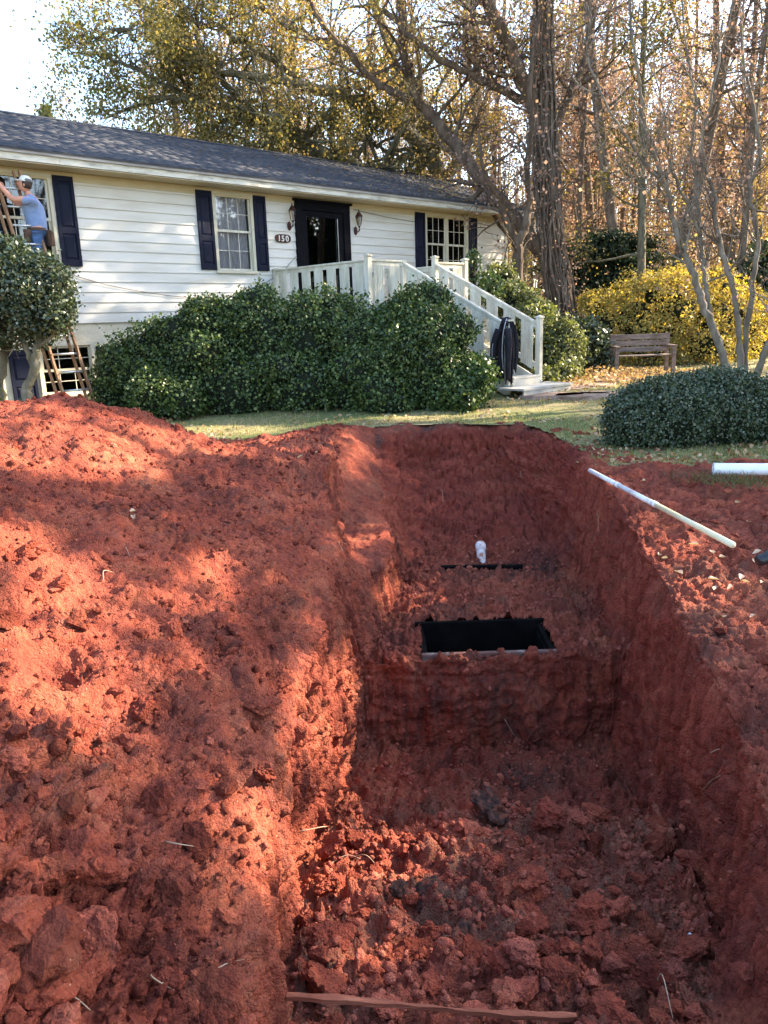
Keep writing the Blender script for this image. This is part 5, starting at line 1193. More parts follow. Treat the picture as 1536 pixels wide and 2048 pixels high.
shrub('hedge_shrub', lobes_px([(820, 700, 13.1, .80, .75, 1.0), (860, 672, 13.2, .56, .6, .72), (780, 730, 12.9, .74, .7, .9), (890, 765, 12.8, .66, .65, .64), (800, 790, 12.8, .85, .65, .5)]),
    44000, .045, L_HOLLY, 'tall rounded dark green evergreen shrub beside the foot of the porch stair', 'shrub', seed=12, stems=8, sub=14)
shrub('hedge_shrub', lobes_px([(945, 765, 12.5, .34, .36, .36), (915, 790, 12.4, .38, .4, .28)]), 6500, .055, L_HOLLY, 'small glossy shrub right in front of the stair where the jacket hangs', 'shrub', seed=13, stems=3)
shrub('low_shrub', lobes_px([(310, 790, 12.3, .42, .38, .40), (365, 800, 12.3, .30, .3, .30)]), 5000, .045, L_HOLLY, 'low soft shrub in front of the left end of the long hedge', 'shrub', seed=14, stems=3)
shrub('round_shrub', lobes_px([(1330, 832, 9.3, .70, .60, .50), (1430, 826, 9.4, .78, .63, .54), (1530, 838, 9.4, .72, .62, .50), (1262, 850, 9.1, .34, .36, .36)]),
    46000, .030, L_BOX, 'wide clipped blue-green mound-shaped shrub on the right side of the lawn', 'shrub', seed=15, stems=9, rnoise=.10, core=.84)
shrub('topiary_tree', lobes_px([(15, 592, 11.4, .76, .74, .70), (68, 588, 11.3, .58, .56, .60), (-60, 600, 11.4, .65, .65, .68), (85, 628, 11.2, .44, .40, .34), (10, 545, 11.4, .46, .45, .48)]),
    26000, .045, L_TOPI, 'round-headed small evergreen tree with bare twin trunks in front of the ladder', 'tree', seed=16, stems=0, core=.74, rnoise=.22)
tt = bpy.data.objects['topiary_tree']
W_ = Wood(9); g = np.random.default_rng(4); o0 = np.array(tt.location[:])
for P, r0, r1 in (([(75, 850, 11.2), (52, 790, 11.2), (68, 740, 11.2), (72, 700, 11.2), (85, 650, 11.2)], .085, .05), ([(2, 850, 11.5), (-2, 780, 11.5), (8, 720, 11.5), (12, 690, 11.5), (30, 630, 11.5)], .085, .05), ([(68, 740, 11.2), (50, 690, 11.2), (30, 640, 11.2)], .05, .03), ([(72, 700, 11.2), (110, 665, 11.1), (140, 650, 11.1)], .03, .015)):
    W_.limb(np.array(px_path(P))-o0, r0, r1, g, 3, .35, 1, jit=.012, start=.6)
link('trunk', W_.mesh('trunk'), M_BARKG, tt)
shrub('yellow_bush', lobes_px([(1200, 650, 21, .85, .9, .95), (1270, 640, 21.2, 1.0, 1, 1.1), (1350, 630, 21, 1.1, 1, 1.25), (1430, 640, 21.2, 1.0, 1, 1.15), (1300, 690, 20.5, 1.2, .8, .75), (1410, 690, 20.5, 1.0, .8, .8), (1190, 620, 21, .5, .5, .5), (1490, 650, 21.5, .7, .8, 1.0), (1310, 590, 21, .6, .6, .5)]),
    30000, .058, L_YEL, 'sunlit golden yellow bush behind the garden bench', 'bush', seed=17, core=.45, rnoise=.35, stems=16)
shrub('stair_bush', lobes_px([(1070, 650, 17.5, .55, .55, .5), (1115, 690, 17, .55, .55, .55), (1030, 610, 18.5, .5, .5, .45), (1060, 690, 17, .6, .6, .65), (1110, 735, 16.6, .5, .5, .42), (1000, 575, 19, .4, .4, .5)]),
    20000, .065, L_LIGHT, 'tall pale green bush growing behind the porch stair', 'bush', seed=18, core=.66, rnoise=.32, stems=10)
shrub('dark_bush', lobes_px([(1165, 690, 18, .62, .6, .62), (1190, 715, 18, .5, .5, .5), (1140, 715, 17.6, .4, .4, .4)]), 6500, .07, L_TOPI, 'dark glossy bush between the pale bush and the garden bench', 'bush', seed=19, core=.7, stems=5)
shrub('porch_plant', lobes_px([(945, 560, 17.4, .20, .2, .62), (950, 530, 17.4, .16, .15, .3), (975, 580, 17.3, .3, .3, .35)]), 900, .07, L_HOLLY, 'thin dark climbing plant beside the right end of the porch railing', 'plant', seed=20, core=.3, stems=3)
shrub('fern_clump', lobes_px([(20, 838, 11.0, .45, .3, .22), (-30, 840, 11.0, .4, .3, .22)]), 1600, .06, L_LIGHT, 'low green leafy plants at the foot of the topiary tree', 'plant', seed=21, core=.3, stems=0)
shrub('yellow_fern', lobes_px([(1090, 755, 15.6, .28, .25, .18), (1125, 745, 16, .3, .25, .2)]), 700, .07, L_LIGHT, 'wispy grey-green plant at the foot of the right stair post', 'plant', seed=22, core=.3, stems=0)
shrub('evergreen_shrub', lobes_px([(1190, 505, 25, 1.3, 1, .26), (1255, 525, 25, 1.2, 1, .24), (1150, 540, 25, 1.0, .9, .24), (1215, 478, 25, .8, .8, .20), (1230, 560, 25, 1.4, 1, .26), (1170, 575, 25, 1.2, 1, .24), (1240, 600, 25, 1.2, 1, .3), (1280, 490, 25.4, .7, .7, .2)]), 15000, .085, L_CONIF, 'dark spreading evergreen behind the yellow bush', 'tree', seed=23, core=.6, stems=6, rnoise=.55)
shrub('evergreen_shrub', lobes_px([(1480, 600, 24, 1.1, 1, 1.0), (1540, 560, 24, 1.0, 1, 1.2), (1510, 680, 23, 1.0, 1, .9)]), 9000, .10, L_TOPI, 'dark bush at the right edge behind the bare multi-stem tree', 'bush', seed=24, core=.62, stems=5, rnoise=.4)

# ---- big tree with vines at the house corner
g = np.random.default_rng(77)
def finish_tree(root, W_, bark, groups, o0):
    link('trunk', W_.mesh('trunk'), bark, root)
def make_tree(name, label, cat, base, bark):
    root = empty(name, base); tag(root, label, cat); return root, np.array(base, float)
base = at_y(1125, 640, 21.0); base[2] = .15
T1, o0 = make_tree('vine_covered_tree', 'huge dark trunk wrapped in vines and dividing into leaning limbs at the house corner', 'tree', base, M_BARK)
W_ = Wood(14)
P = np.array(px_path([(1140, 690, 21), (1120, 590, 21), (1102, 470, 21), (1094, 340, 21), (1088, 200, 21), (1085, 60, 21), (1083, -120, 21)]))-o0
Q = crom(P, 10); R = np.interp(np.linspace(0, 1, len(Q)), [0, .1, .3, .5, .8, 1], [.48, .35, .31, .28, .22, .18]); W_.tube(Q, R*(1+.05*g.normal(size=len(Q))), 16)
tips_all = []
W_.limb(np.array(px_path([(1095, 520, 21), (1052, 465, 21), (990, 390, 21.3), (930, 312, 21.6), (870, 238, 22), (832, 190, 22), (813, 120, 22), (805, 40, 22), (798, -80, 22)]))-o0, .22, .10, g, 16, 1.6, 2, jit=.03)
W_.limb(np.array(px_path([(1083, 250, 21), (1052, 180, 20.8), (1012, 85, 20.5), (965, -5, 20.2), (900, -90, 20)]))-o0, .19, .13, g, 8, 1.6, 2)
W_.limb(np.array(px_path([(1075, 225, 21), (1048, 200, 21), (983, 172, 21), (943, 150, 21), (868, 110, 21), (818, 70, 21), (768, 20, 21)]))-o0, .13, .05, g, 14, 1.2, 2)
W_.limb(np.array(px_path([(1060, 170, 21), (1033, 135, 21), (983, 100, 21), (943, 76, 21), (900, 76, 21)]))-o0, .09, .035, g, 10, 1.0, 2)
W_.limb(np.array(px_path([(1092, 280, 21), (1130, 210, 21.5), (1170, 120, 22), (1185, 20, 22), (1190, -80, 22)]))-o0, .12, .06, g, 12, 1.5, 2)
W_.limb(np.array(px_path([(820, 200, 22), (760, 170, 22), (700, 110, 22), (640, 40, 22), (600, -40, 22)]))-o0, .10, .05, g, 14, 1.4, 2)
finish_tree(T1, W_, M_BARK, None, o0)
tp = np.array(W_.tips); sel = tp[g.random(len(tp)) < .9]
C = np.repeat(sel, 6, 0)+g.normal(size=(len(sel)*6, 3))*.18
gold = (C[:, 0] < -3.0) | (g.random(len(C)) < .35)
leaf_obj('foliage', *leaves_np(C[gold], .065, g), L_GOLD, T1); leaf_obj('foliage', *leaves_np(C[~gold], .065, g), L_RUST, T1)
# vines: winding stems round the trunk plus a fuzz of twigs
Vn = Wood(4)
for i in range(40):
    a0 = g.uniform(0, 6.28); tw = g.uniform(-1.5, 1.5); t = np.linspace(g.uniform(0, .12), g.uniform(.35, .95), 26); idx = t*(len(Q)-1)
    cc = np.stack([np.interp(idx, np.arange(len(Q)), Q[:, k]) for k in range(3)], 1); rr_ = np.interp(idx, np.arange(len(Q)), R)
    aa = a0+tw*t*2+np.cumsum(g.normal(size=26))*.09; ro = rr_+.02+np.abs(np.cumsum(g.normal(size=26))*.008)
    Vn.tube(cc+np.stack([np.cos(aa)*ro, np.sin(aa)*ro, 0*aa], 1), np.full(26, g.uniform(.012, .04)), 5)
for i in range(520):
    k = g.integers(3, len(Q)-2); a = g.uniform(0, 6.28); d = np.array([cos(a), sin(a), g.uniform(-.9, .5)]); p = Q[k]+d*R[k]*.95+[0, 0, g.uniform(-.2, .2)]; L = g.uniform(.10, .34)
    Vn.tube(np.array([p, p+d*L*.5+g.normal(size=3)*.06, p+d*L*.8+[0, 0, -L*.4]]), np.array([.007, .005, .003]), 3)
vo = link('vines', Vn.mesh('vines'), M_BARKR, T1)
C = Q[g.integers(8, len(Q), 1700)]; a = g.uniform(0, 6.28, len(C)); C = C+np.stack([np.cos(a), np.sin(a), g.normal(size=len(C))], 1)*np.array([.5, .5, .4])*g.uniform(.9, 1.5, len(C))[:, None]
leaf_obj('vine_leaves', *leaves_np(C, .06, g), L_RUST, T1)

# ---- small forked tree at the corner
base = at_y(1037, 600, 19.6); base[2] = .15
T2, o0 = make_tree('forked_tree', 'slim dark forked tree just beyond the right end of the roof', 'tree', base, M_BARK)
W_ = Wood(8)
W_.limb(np.array(px_path([(1037, 680, 19.6), (1037, 560, 19.6), (1035, 488, 19.6)]))-o0, .13, .12, g, 3, .6, 1, jit=.01)
W_.limb(np.array(px_path([(1035, 488, 19.6), (1012, 440, 19.5), (1003, 405, 19.4), (985, 378, 19.2), (965, 330, 19), (958, 260, 19)]))-o0, .085, .03, g, 9, .9, 2, jit=.01)
W_.limb(np.array(px_path([(1035, 488, 19.6), (1052, 445, 19.6), (1057, 390, 19.6), (1054, 320, 19.6), (1063, 240, 19.6), (1060, 150, 19.6), (1078, 30, 19.6)]))-o0, .10, .05, g, 14, 1.0, 2, jit=.015)
finish_tree(T2, W_, M_BARK, None, o0); tp = np.array(W_.tips); C = np.repeat(tp, 2, 0)+g.normal(size=(len(tp)*2, 3))*.1; leaf_obj('foliage', *leaves_np(C[::2], .085, g), L_RUST, T2)

# ---- spreading oak behind the house
base = np.array(at_y(930, 520, 26.0)); base[2] = .1
T3, o0 = make_tree('spreading_oak', 'great oak behind the house sweeping long olive and gold leaved limbs over the roof', 'tree', base, M_BARKG)
W_ = Wood(10)
LIMBS = [
 ([(930, 640, 26), (915, 480, 26), (885, 365, 26)], .40, .30, 3, 1.2),
 ([(885, 365, 26), (868, 328, 25.6), (850, 300, 25.3), (820, 268, 25), (770, 236, 24.6), (700, 200, 24.2), (620, 176, 23.8), (540, 156, 23.5), (470, 147, 23), (390, 132, 22.6), (320, 100, 22.4)], .26, .05, 44, 1.7),
 ([(900, 420, 26), (800, 372, 25), (745, 345, 24.5), (700, 325, 24.2), (640, 306, 24), (608, 288, 24), (580, 262, 23.8), (540, 243, 23.6), (490, 228, 23.4), (460, 215, 23.2), (400, 206, 23), (330, 197, 22.8), (270, 196, 22.6)], .25, .04, 52, 1.7),
 ([(740, 350, 25), (650, 345, 24.8), (560, 330, 24.5), (470, 318, 24.3), (400, 300, 24), (330, 280, 24), (270, 262, 24)], .12, .04, 34, 1.5),
 ([(870, 330, 26), (840, 240, 26), (800, 150, 26), (770, 60, 26), (740, -40, 26)], .22, .12, 26, 1.8),
 ([(820, 200, 26), (740, 130, 25.5), (650, 90, 25), (560, 40, 24.6), (470, -10, 24.2)], .15, .05, 34, 1.8),
 ([(620, 176, 23.8), (530, 110, 23.5), (440, 60, 23.2), (340, 40, 23), (240, 60, 22.8), (150, 80, 22.8)], .11, .03, 40, 1.5),
 ([(540, 243, 23.6), (455, 170, 23.4), (380, 90, 23.2), (300, 20, 23), (230, -30, 22.8)], .11, .03, 34, 1.6),
 ([(400, 206, 23), (330, 170, 22.8), (250, 130, 22.6), (180, 110, 22.6), (120, 100, 22.6)], .07, .02, 30, 1.2),
 ([(400, 206, 23), (372, 176, 23), (350, 140, 23), (340, 80, 23)], .06, .02, 14, 1.2),
 ([(330, 197, 22.8), (260, 215, 22.6), (200, 225, 22.6), (170, 215, 22.6)], .05, .02, 18, 1.0),
 ([(640, 306, 24), (560, 290, 23.8), (500, 290, 23.6), (440, 260, 23.6)], .06, .03, 22, 1.2),
 ([(850, 300, 25.3), (790, 300, 25), (730, 280, 24.8), (680, 250, 24.6)], .07, .03, 14, 1.2),
 ([(885, 365, 26), (930, 300, 26), (950, 200, 26.5), (930, 80, 27), (940, -40, 27)], .18, .09, 20, 1.7),
]
for k, (P, r0, r1, ns_, L) in enumerate(LIMBS):
    W_.limb(np.array(px_path(P))-o0, r0, r1, g, ns_, L, 2, jit=.05 if k > 2 else .03, up=.02, bias=(0, 0, .12), start=.12 if k else .7, nch=3)
finish_tree(T3, W_, M_BARKG, None, o0)
tp = np.array(W_.tips); print('oak tips', len(tp))
C = np.repeat(tp, 8, 0); C = C+g.normal(size=C.shape)*np.array([.19, .19, .16]); den = fbm(C, 1.1, 3, 5); C = C[(den > -.17) & (g.random(len(C)) < .98)]
gold = (fbm(C, .55, 2, 8)+(C[:, 0]+4.2)*.12+g.normal(size=len(C))*.15) > .22
leaf_obj('foliage', *leaves_np(C[~gold], .078, g), L_OLIVE, T3); leaf_obj('foliage', *leaves_np(C[gold], .072, g), L_GOLD, T3)
print('oak leaves', len(C))

# ---- bare multi-stem tree (front right)
base = np.array(at_y(1470, 745, 12.6)); base[2] = .12
T4, o0 = make_tree('multi_stem_tree', 'pale smooth-barked multi-stem tree with bare twiggy branches behind the clipped shrub', 'tree', base, M_BARKP)
W_ = Wood(8)
for P, r0, r1, ns_ in (([(1458, 790, 12.5), (1440, 690, 12.5), (1405, 610, 12.5), (1390, 555, 12.5), (1365, 500, 12.5), (1345, 440, 12.5), (1335, 380, 12.4), (1310, 320, 12.3), (1290, 250, 12.2), (1275, 150, 12), (1262, 50, 12), (1255, -60, 12)], .068, .014, 26),
    ([(1440, 690, 12.5), (1425, 640, 12.6), (1414, 590, 12.7), (1406, 530, 12.8), (1400, 470, 12.8), (1395, 400, 12.8), (1385, 300, 12.8), (1391, 200, 12.8), (1372, 100, 12.8), (1360, -30, 12.8)], .045, .012, 22),
    ([(1482, 790, 12.8), (1478, 680, 12.8), (1470, 600, 12.8), (1448, 520, 12.8), (1432, 440, 12.8), (1425, 380, 12.8), (1400, 300, 12.9), (1430, 170, 13), (1445, 40, 13)], .060, .014, 24),
    ([(1490, 790, 12.9), (1492, 680, 12.9), (1505, 570, 12.9), (1515, 480, 12.9), (1500, 390, 12.9), (1518, 300, 12.9), (1500, 180, 12.9), (1482, 50, 12.9), (1500, -60, 12.9)], .052, .014, 24),
    ([(1500, 800, 12.6), (1536, 690, 12.4), (1585, 620, 12.2), (1640, 500, 12), (1660, 350, 12)], .06, .02, 16),
    ([(1345, 440, 12.5), (1310, 400, 12.3), (1270, 370, 12.2), (1230, 350, 12.1), (1190, 340, 12)], .022, .006, 12),
    ([(1335, 380, 12.4), (1270, 300, 12.2), (1220, 220, 12), (1180, 130, 12), (1160, 40, 12)], .026, .008, 16),
    ([(1400, 470, 12.8), (1370, 400, 12.6), (1340, 330, 12.5), (1330, 230, 12.4), (1300, 120, 12.3)], .028, .008, 14)):
    W_.limb(np.array(px_path(P))-o0, r0, r1, g, ns_, .75, 2, up=.10, jit=.012, bias=(0, 0, .3), start=.3, wig=.22)
finish_tree(T4, W_, M_BARKP, None, o0); tp = np.array(W_.tips)
C = np.repeat(tp, 1, 0)+g.normal(size=(len(tp), 3))*.08; C = C[g.random(len(C)) < .45]; leaf_obj('foliage', *leaves_np(C, .055, g), L_RUST, T4)
print('myrtle tips', len(tp))

# ---- woods behind
def wood_variant(seed, H, lean, leafmat, nl, dens, r0=.16, low=.22, nb=26, barkm=M_BARKR, lsz=.09, L=2.0):
    g = np.random.default_rng(seed); W_ = Wood(6)
    P = [np.zeros(3)+[0, 0, -.3]]; d = np.array([g.normal()*lean, g.normal()*lean, 1.0])
    for i in range(7): d = d+np.array([g.normal()*.05, g.normal()*.05, 0]); P.append(P[-1]+d*H/7)
    Q = crom(P, 3); R = np.linspace(r0, r0*.25, len(Q)); W_.tube(Q, R, 8)
    for j in range(nb):
        t = g.uniform(low, 1); i = int(t*(len(Q)-1)); a = g.uniform(0, 6.28); dd = np.array([cos(a), sin(a), g.uniform(-.1, .9)]); dd /= np.linalg.norm(dd)
        W_.branch(Q[i], dd, L*(1.15-.6*t)*g.uniform(.6, 1.2), R[i]*.4, 2, g, .06, .3, 3)
    tm = W_.mesh('trunk'); tm.materials.append(barkm)
    tp = np.array(W_.tips); nl = int(nl*2.3); C = np.repeat(tp, nl, 0)+g.normal(size=(len(tp)*nl, 3))*.22; C = C[g.random(len(C)) < dens]
    V, F = leaves_np(C, lsz, g); fm = np_mesh('foliage', V, F); fm.materials.append(leafmat)
    return tm, fm
VAR = [wood_variant(201, 17, .03, L_RUST, 3, .7), wood_variant(202, 16, .05, L_GOLD, 4, .8, nb=30), wood_variant(203, 19, .02, L_RUST, 3, .5, r0=.20, low=.3),
       wood_variant(204, 15, .07, L_OLIVE, 4, .8, nb=30, barkm=M_BARKG), wood_variant(205, 14, .05, L_GOLD, 3, .6, r0=.10, low=.12), wood_variant(206, 12, .10, L_RUST, 4, .7, r0=.08, low=.1, barkm=M_BARK)]
VN = ['rust', 'gold', 'rust', 'olive', 'gold', 'rust']
LABW = {'rust': 'slender woodland tree with sparse rust-brown leaves behind the yard', 'gold': 'slender woodland tree with yellow-gold leaves behind the yard', 'olive': 'slender woodland tree with olive green leaves behind the yard'}
gw = np.random.default_rng(31)
def wood_tree(x, y, v, s, rz, label=None, fr=1.0, group=True):
    root = empty('woodland_tree', (x, y, float(yard_h(x, y))), rz); root.scale = (s, s, s*fr)
    tag(root, label or LABW[VN[v]], 'tree', 'woodland trees behind the yard' if group else None)
    for nm, me in (('trunk', VAR[v][0]), ('foliage', VAR[v][1])):
        o = bpy.data.objects.new(nm, me); COL.objects.link(o); o.parent = root
        if nm == 'foliage': o['kind'] = 'stuff'
# placed by bearing and distance; mostly behind and right of the house
spots = []
for i in range(92):
    Yd = gw.uniform(27, 58); bx = gw.uniform(-.30, .56) if i < 74 else gw.uniform(.12, .56); spots.append((bx*Yd, Yd, int(gw.choice([0, 1, 2, 3, 4, 5], p=[.24, .2, .18, .12, .14, .12])), gw.uniform(.8, 1.15), gw.uniform(0, 6.28)))
LAND = [(560, 'over the left half of the house roof'), (860, 'over the roof near the front door'), (1010, 'over the right end of the roof'), (1150, 'behind the vine-covered trunk'), (1290, 'above the dark spreading evergreen'), (1420, 'above the yellow bush'), (9999, 'at the right edge of the woods')]
ORD = ['nearest', 'second nearest', 'third nearest', 'fourth nearest', 'fifth nearest', 'sixth nearest', 'seventh nearest', 'eighth nearest', 'ninth nearest', 'tenth nearest']
cnt = {}
spots = sorted([(x, y+8 if (y < 30 and x < 6) else y, v, s, a) for x, y, v, s, a in spots], key=lambda q: q[1])
for x, y, v, s, a in spots:
    q_ = np.array([x, y, 3.0])-CP; px_ = 768+FPX*(q_ @ CR)/(q_ @ _f); ld = [t for m_, t in LAND if px_ < m_][0]; ky = (VN[v], ld); k_ = cnt.get(ky, 0); cnt[ky] = k_+1
    wood_tree(x, y, v, s, a, label='%s slender tree with %s leaves %s' % (ORD[k_], {'rust': 'sparse rust-brown', 'gold': 'yellow-gold', 'olive': 'olive'}[VN[v]], ld))
wood_tree(*at_y(977, 450, 31)[:2], 2, 1.15, .3, 'straight tall trunk standing between the oak limbs and the vine-covered trunk', group=False)
wood_tree(*at_y(1203, 450, 33)[:2], 2, 1.05, 2.3, 'straight trunk rising behind the dark spreading evergreen', group=False)
wood_tree(*at_y(1300, 450, 22.5)[:2], 3, .9, 1.3, 'leafy olive green tree rising just behind the yellow bush', group=False)
wood_tree(*at_y(1345, 450, 26)[:2], 2, 1.1, 4.3, 'thick rust-leaved tree behind the bare multi-stem tree', group=False)
wood_tree(*at_y(1500, 450, 24)[:2], 0, .9, 5.3, 'rust-leaved tree at the right edge behind the bare multi-stem tree', group=False)
# conifer tip over the left of the roof
c = at_y(88, 215, 34); root = empty('conifer', (c[0], c[1], .1)); tag(root, 'small light green conifer whose tip shows over the left of the roof', 'tree')
W_ = Wood(5); W_.tube(np.array([[0, 0, 0], [0, 0, c[2]+.2]]), np.array([.2, .03]), 6); g = np.random.default_rng(9); Cc = []
for i in range(150):
    z = g.uniform(1, c[2]); r = (c[2]+.3-z)*.32; a = g.uniform(0, 6.28); e = np.array([cos(a)*r, sin(a)*r, z+.25*r]); W_.tube(np.array([[0, 0, z], e]), np.array([.03, .006]), 3)
    t = g.uniform(.2, 1, 60)[:, None]; Cc.append(np.array([0, 0, z])*(1-t)+e*t+g.normal(size=(60, 3))*.09)
link('trunk', W_.mesh('trunk'), M_BARK, root); leaf_obj('foliage', *leaves_np(np.vstack(Cc), .10, g), L_LIGHT, root)
# understory thickets
und = [(1080, 590, 30, 1.6), (1180, 600, 31, 1.8), (1010, 560, 33, 1.6), (1290, 560, 29, 1.6), (1400, 560, 28, 1.8), (1500, 540, 28, 1.9)]
for k, (px_, py_, Y_, r) in enumerate(und):
    c = at_y(px_, py_, Y_)
    shrub('thicket', [(c[0], c[1], .8+r*.3, r, r*.7, r*.75), (c[0]+r, c[1]+.5, .8, r*.8, r*.6, r*.55)], 2600, .12, (L_RUST, L_OLIVE, L_RUST, L_GOLD, L_OLIVE, L_RUST)[k],
          ('rusty thicket behind the vine-covered trunk', 'olive thicket behind the dark evergreen', 'rusty thicket beyond the house corner', 'golden thicket behind the yellow bush', 'olive thicket behind the bare multi-stem tree', 'rusty thicket at the right edge of the woods')[k], 'thicket', seed=300+k, core=.25, stems=10, rnoise=.5)
for i in range(26):
    pass
# far woods: one mass of thin trunks and twigs beyond the trees one can tell apart
g = np.random.default_rng(55); Wf = Wood(3); Cf = []
for i in range(760):
    Yd = g.uniform(60, 105); x = g.uniform(-.42, .62)*Yd; H_ = g.uniform(9, 17); lean = g.normal(size=2)*.05
    P = np.array([[x, Yd, -.2], [x+lean[0]*H_*.5, Yd+lean[1]*H_*.5, H_*.5], [x+lean[0]*H_, Yd+lean[1]*H_, H_]]); Wf.tube(P, np.array([.14, .10, .03])*g.uniform(.6, 1.3), 4)
    for j in range(7):
        z = g.uniform(.25, 1)*H_; a = g.uniform(0, 6.28); e = np.array([cos(a)*1.8, sin(a)*1.8, g.uniform(.3, 1.6)]); p = np.array([x+lean[0]*z, Yd+lean[1]*z, z]); Wf.tube(np.array([p, p+e]), np.array([.04, .012]), 3)
        Cf.append(p+e*g.uniform(.3, 1.1, 12)[:, None]+g.normal(size=(12, 3))*.5)
    Cf.append(np.array([x, Yd, 0])+np.abs(g.normal(size=(26, 3)))*np.array([1, 1, 1.3])*g.choice([-1, 1], (26, 3))*np.array([1, 1, 0])+np.array([0, 0, 1])*np.abs(g.normal(size=(26, 1)))*1.2)
fw = link('far_woods', Wf.mesh('far_woods'), M_BARKR); tag(fw, 'far woods of thin trunks', 'woods', kind='stuff')
Cf = np.vstack(Cf); s_ = g.random(len(Cf)); V, F = leaves_np(Cf, .17, g); F4 = F.reshape(-1, 2, 3)
for nm, m_, lo, hi in (('far_leaves', L_RUST, 0, .55), ('far_leaves', L_GOLD, .55, .8), ('far_leaves', L_OLIVE, .8, 1.01)):
    k = (s_ >= lo) & (s_ < hi); tag(link(nm, np_mesh(nm, V, F4[k].reshape(-1, 3)), m_), 'sparse far foliage among the thin trunks', 'foliage', kind='stuff')

# ---- unseen added trees, crowns shaped along sun rays to cast chosen shade patches
SH = SD/SD[2]
def shade_center(px_, py_, z0, h):
    p = at_z(px_, py_, z0); return p+SH*(h-z0)

def lit_fraction(px_, py_):
    f = np.full(len(px_), .03)
    for cx_, cy_, rx_, ry_, a_, v_ in LIT:
        a_ = radians(a_); dx = px_-cx_; dy = py_-cy_; u = (dx*cos(a_)+dy*sin(a_))/rx_; w = (-dx*sin(a_)+dy*cos(a_))/ry_
        e = np.clip((1.15-np.sqrt(u*u+w*w))/.25, 0, 1); f = np.maximum(f, v_*e)
    return f
LIT = [(110, 880, 270, 78, 8, 1), (70, 1110, 190, 62, 24, 1), (120, 1330, 215, 170, 35, .97), (405, 1165, 70, 85, 60, .9), (645, 1440, 92, 145, 0, 1), (505, 1655, 78, 150, -15, 1),
       (650, 1735, 135, 120, 0, 1), (820, 1720, 150, 60, 0, .9), (700, 1900, 170, 100, 0, .75), (725, 1068, 70, 32, 0, .9), (700, 905, 60, 45, 40, .85), (590, 900, 60, 28, 0, .7), (860, 1170, 130, 50, -10, .75), (800, 1220, 60, 50, 0, .7),
       (1350, 1110, 170, 65, 20, 1), (1420, 1330, 170, 180, 20, .7), (1370, 1210, 90, 90, 20, .95), (1470, 1230, 120, 90, 0, .88), (1330, 990, 170, 28, 10, .45), (470, 878, 150, 34, 0, 1), (960, 832, 230, 20, 0, 1), (1160, 830, 120, 26, 0, .6), (1230, 870, 60, 16, 0, .9),
       (60, 1560, 90, 60, 0, .5), (640, 1530, 30, 60, 0, .6), (350, 1290, 60, 120, 0, .5)]
gs = np.random.default_rng(404)
surf_px(700, 1000)
pxx, pyy, pdz = _pix
ok = (pxx > -260) & (pxx < 1800) & (pyy > 780) & (pyy < 2250) & (pdz > .6)
idx = gs.choice(np.where(ok)[0], 20000, p=(area[ok]/area[ok].sum()))
lf = lit_fraction(pxx[idx], pyy[idx]); keep = (gs.random(len(idx)) > lf) & ((Dn[idx] @ SD) > 0.03)
pk = D[idx[keep]]; tt_ = (1.95-pk[:, 0])/SD[0]; yr = pk[:, 1]+tt_*SD[1]; zr = pk[:, 2]+tt_*SD[2]
rimz = np.interp(yr, [p[12][1] for p in ROWS], [p[12][2] for p in ROWS])
PT = [pk[~((pk[:, 0] < 1.9) & (pk[:, 0] > -.6) & (pk[:, 2] < -.35) & (zr < rimz+.03))]]
# lawn behind the pit, hedge fronts, house front and roof
n = 5000; yy = gs.uniform(8, 14.5, n); xx = gs.uniform(-6, 6, n); Lw = np.stack([xx, yy, yard_h(xx, yy)], 1)
v = Lw-CP; dz_ = v @ _f; lf = lit_fraction(768+FPX*(v @ CR)/dz_, 1024-FPX*(v @ CU)/dz_); PT.append(Lw[gs.random(n) > np.maximum(lf*1.1, .2)])
n = 1500; q = np.stack([gs.uniform(-4.6, 2, n), gs.uniform(12.3, 13.2, n), gs.uniform(.2, 2.0, n)], 1); pat = fbm(q, .9, 2, 91); PT.append(q[(pat < -.25) | (q[:, 2] < .6)])
n = 5200; s_, z_ = gs.uniform(-4, 12.6, n), gs.uniform(1.0, 4.3, n); q = HP+WD*s_[:, None]+np.array([0, 0, 1])*z_[:, None]
patch_ = ((s_ > 10.9) & (z_ < 3.9) & (z_ > 2.2+(12.2-s_)*.5)) | ((s_ > .3) & (s_ < 3.4) & (np.abs(z_-2.1-.12*np.sin(s_*3)) < .17)) | (fbm(q, 1.2, 2, 92) > .55); PT.append(q[~patch_])
n = 4200; s_, u_ = gs.uniform(-4, 12.6, n), gs.uniform(0, 1, n); q = HP+WD*s_[:, None]+WNN*(.55-4.0*u_)[:, None]+np.array([0, 0, 1])*(4.37+1.46*u_)[:, None]; PT.append(q[np.abs(fbm(q*np.array([1, 1, 3.]), .9, 2, 93)) > .05])
n = 1400; s_, m_ = gs.uniform(4.1, 6.9, n), gs.uniform(0, 5.4, n); q = HP+WD*s_[:, None]+WNN*m_[:, None]+np.array([0, 0, 1])*np.maximum(.6, 2.5-np.maximum(0, m_-3)*.7)[:, None]; PT.append(q[(m_ < 2.0) | (gs.random(n) < .35)])
PT = np.vstack(PT); hmin = np.interp(PT[:, 1], [0, 6, 12, 20], [6.5, 8, 10.5, 13]); hh = hmin+gs.random(len(PT))**1.3*4.5
BL = PT+SH*(hh-PT[:, 2])[:, None]
v = BL-CP; dz_ = v @ _f; qx = 768+FPX*(v @ CR)/dz_; qy = 1024-FPX*(v @ CU)/dz_
outf = (dz_ < .5) | (qx > 1620) | (qy < -90); BL = BL[outf]; print('shade leaves', len(BL), outf.mean())
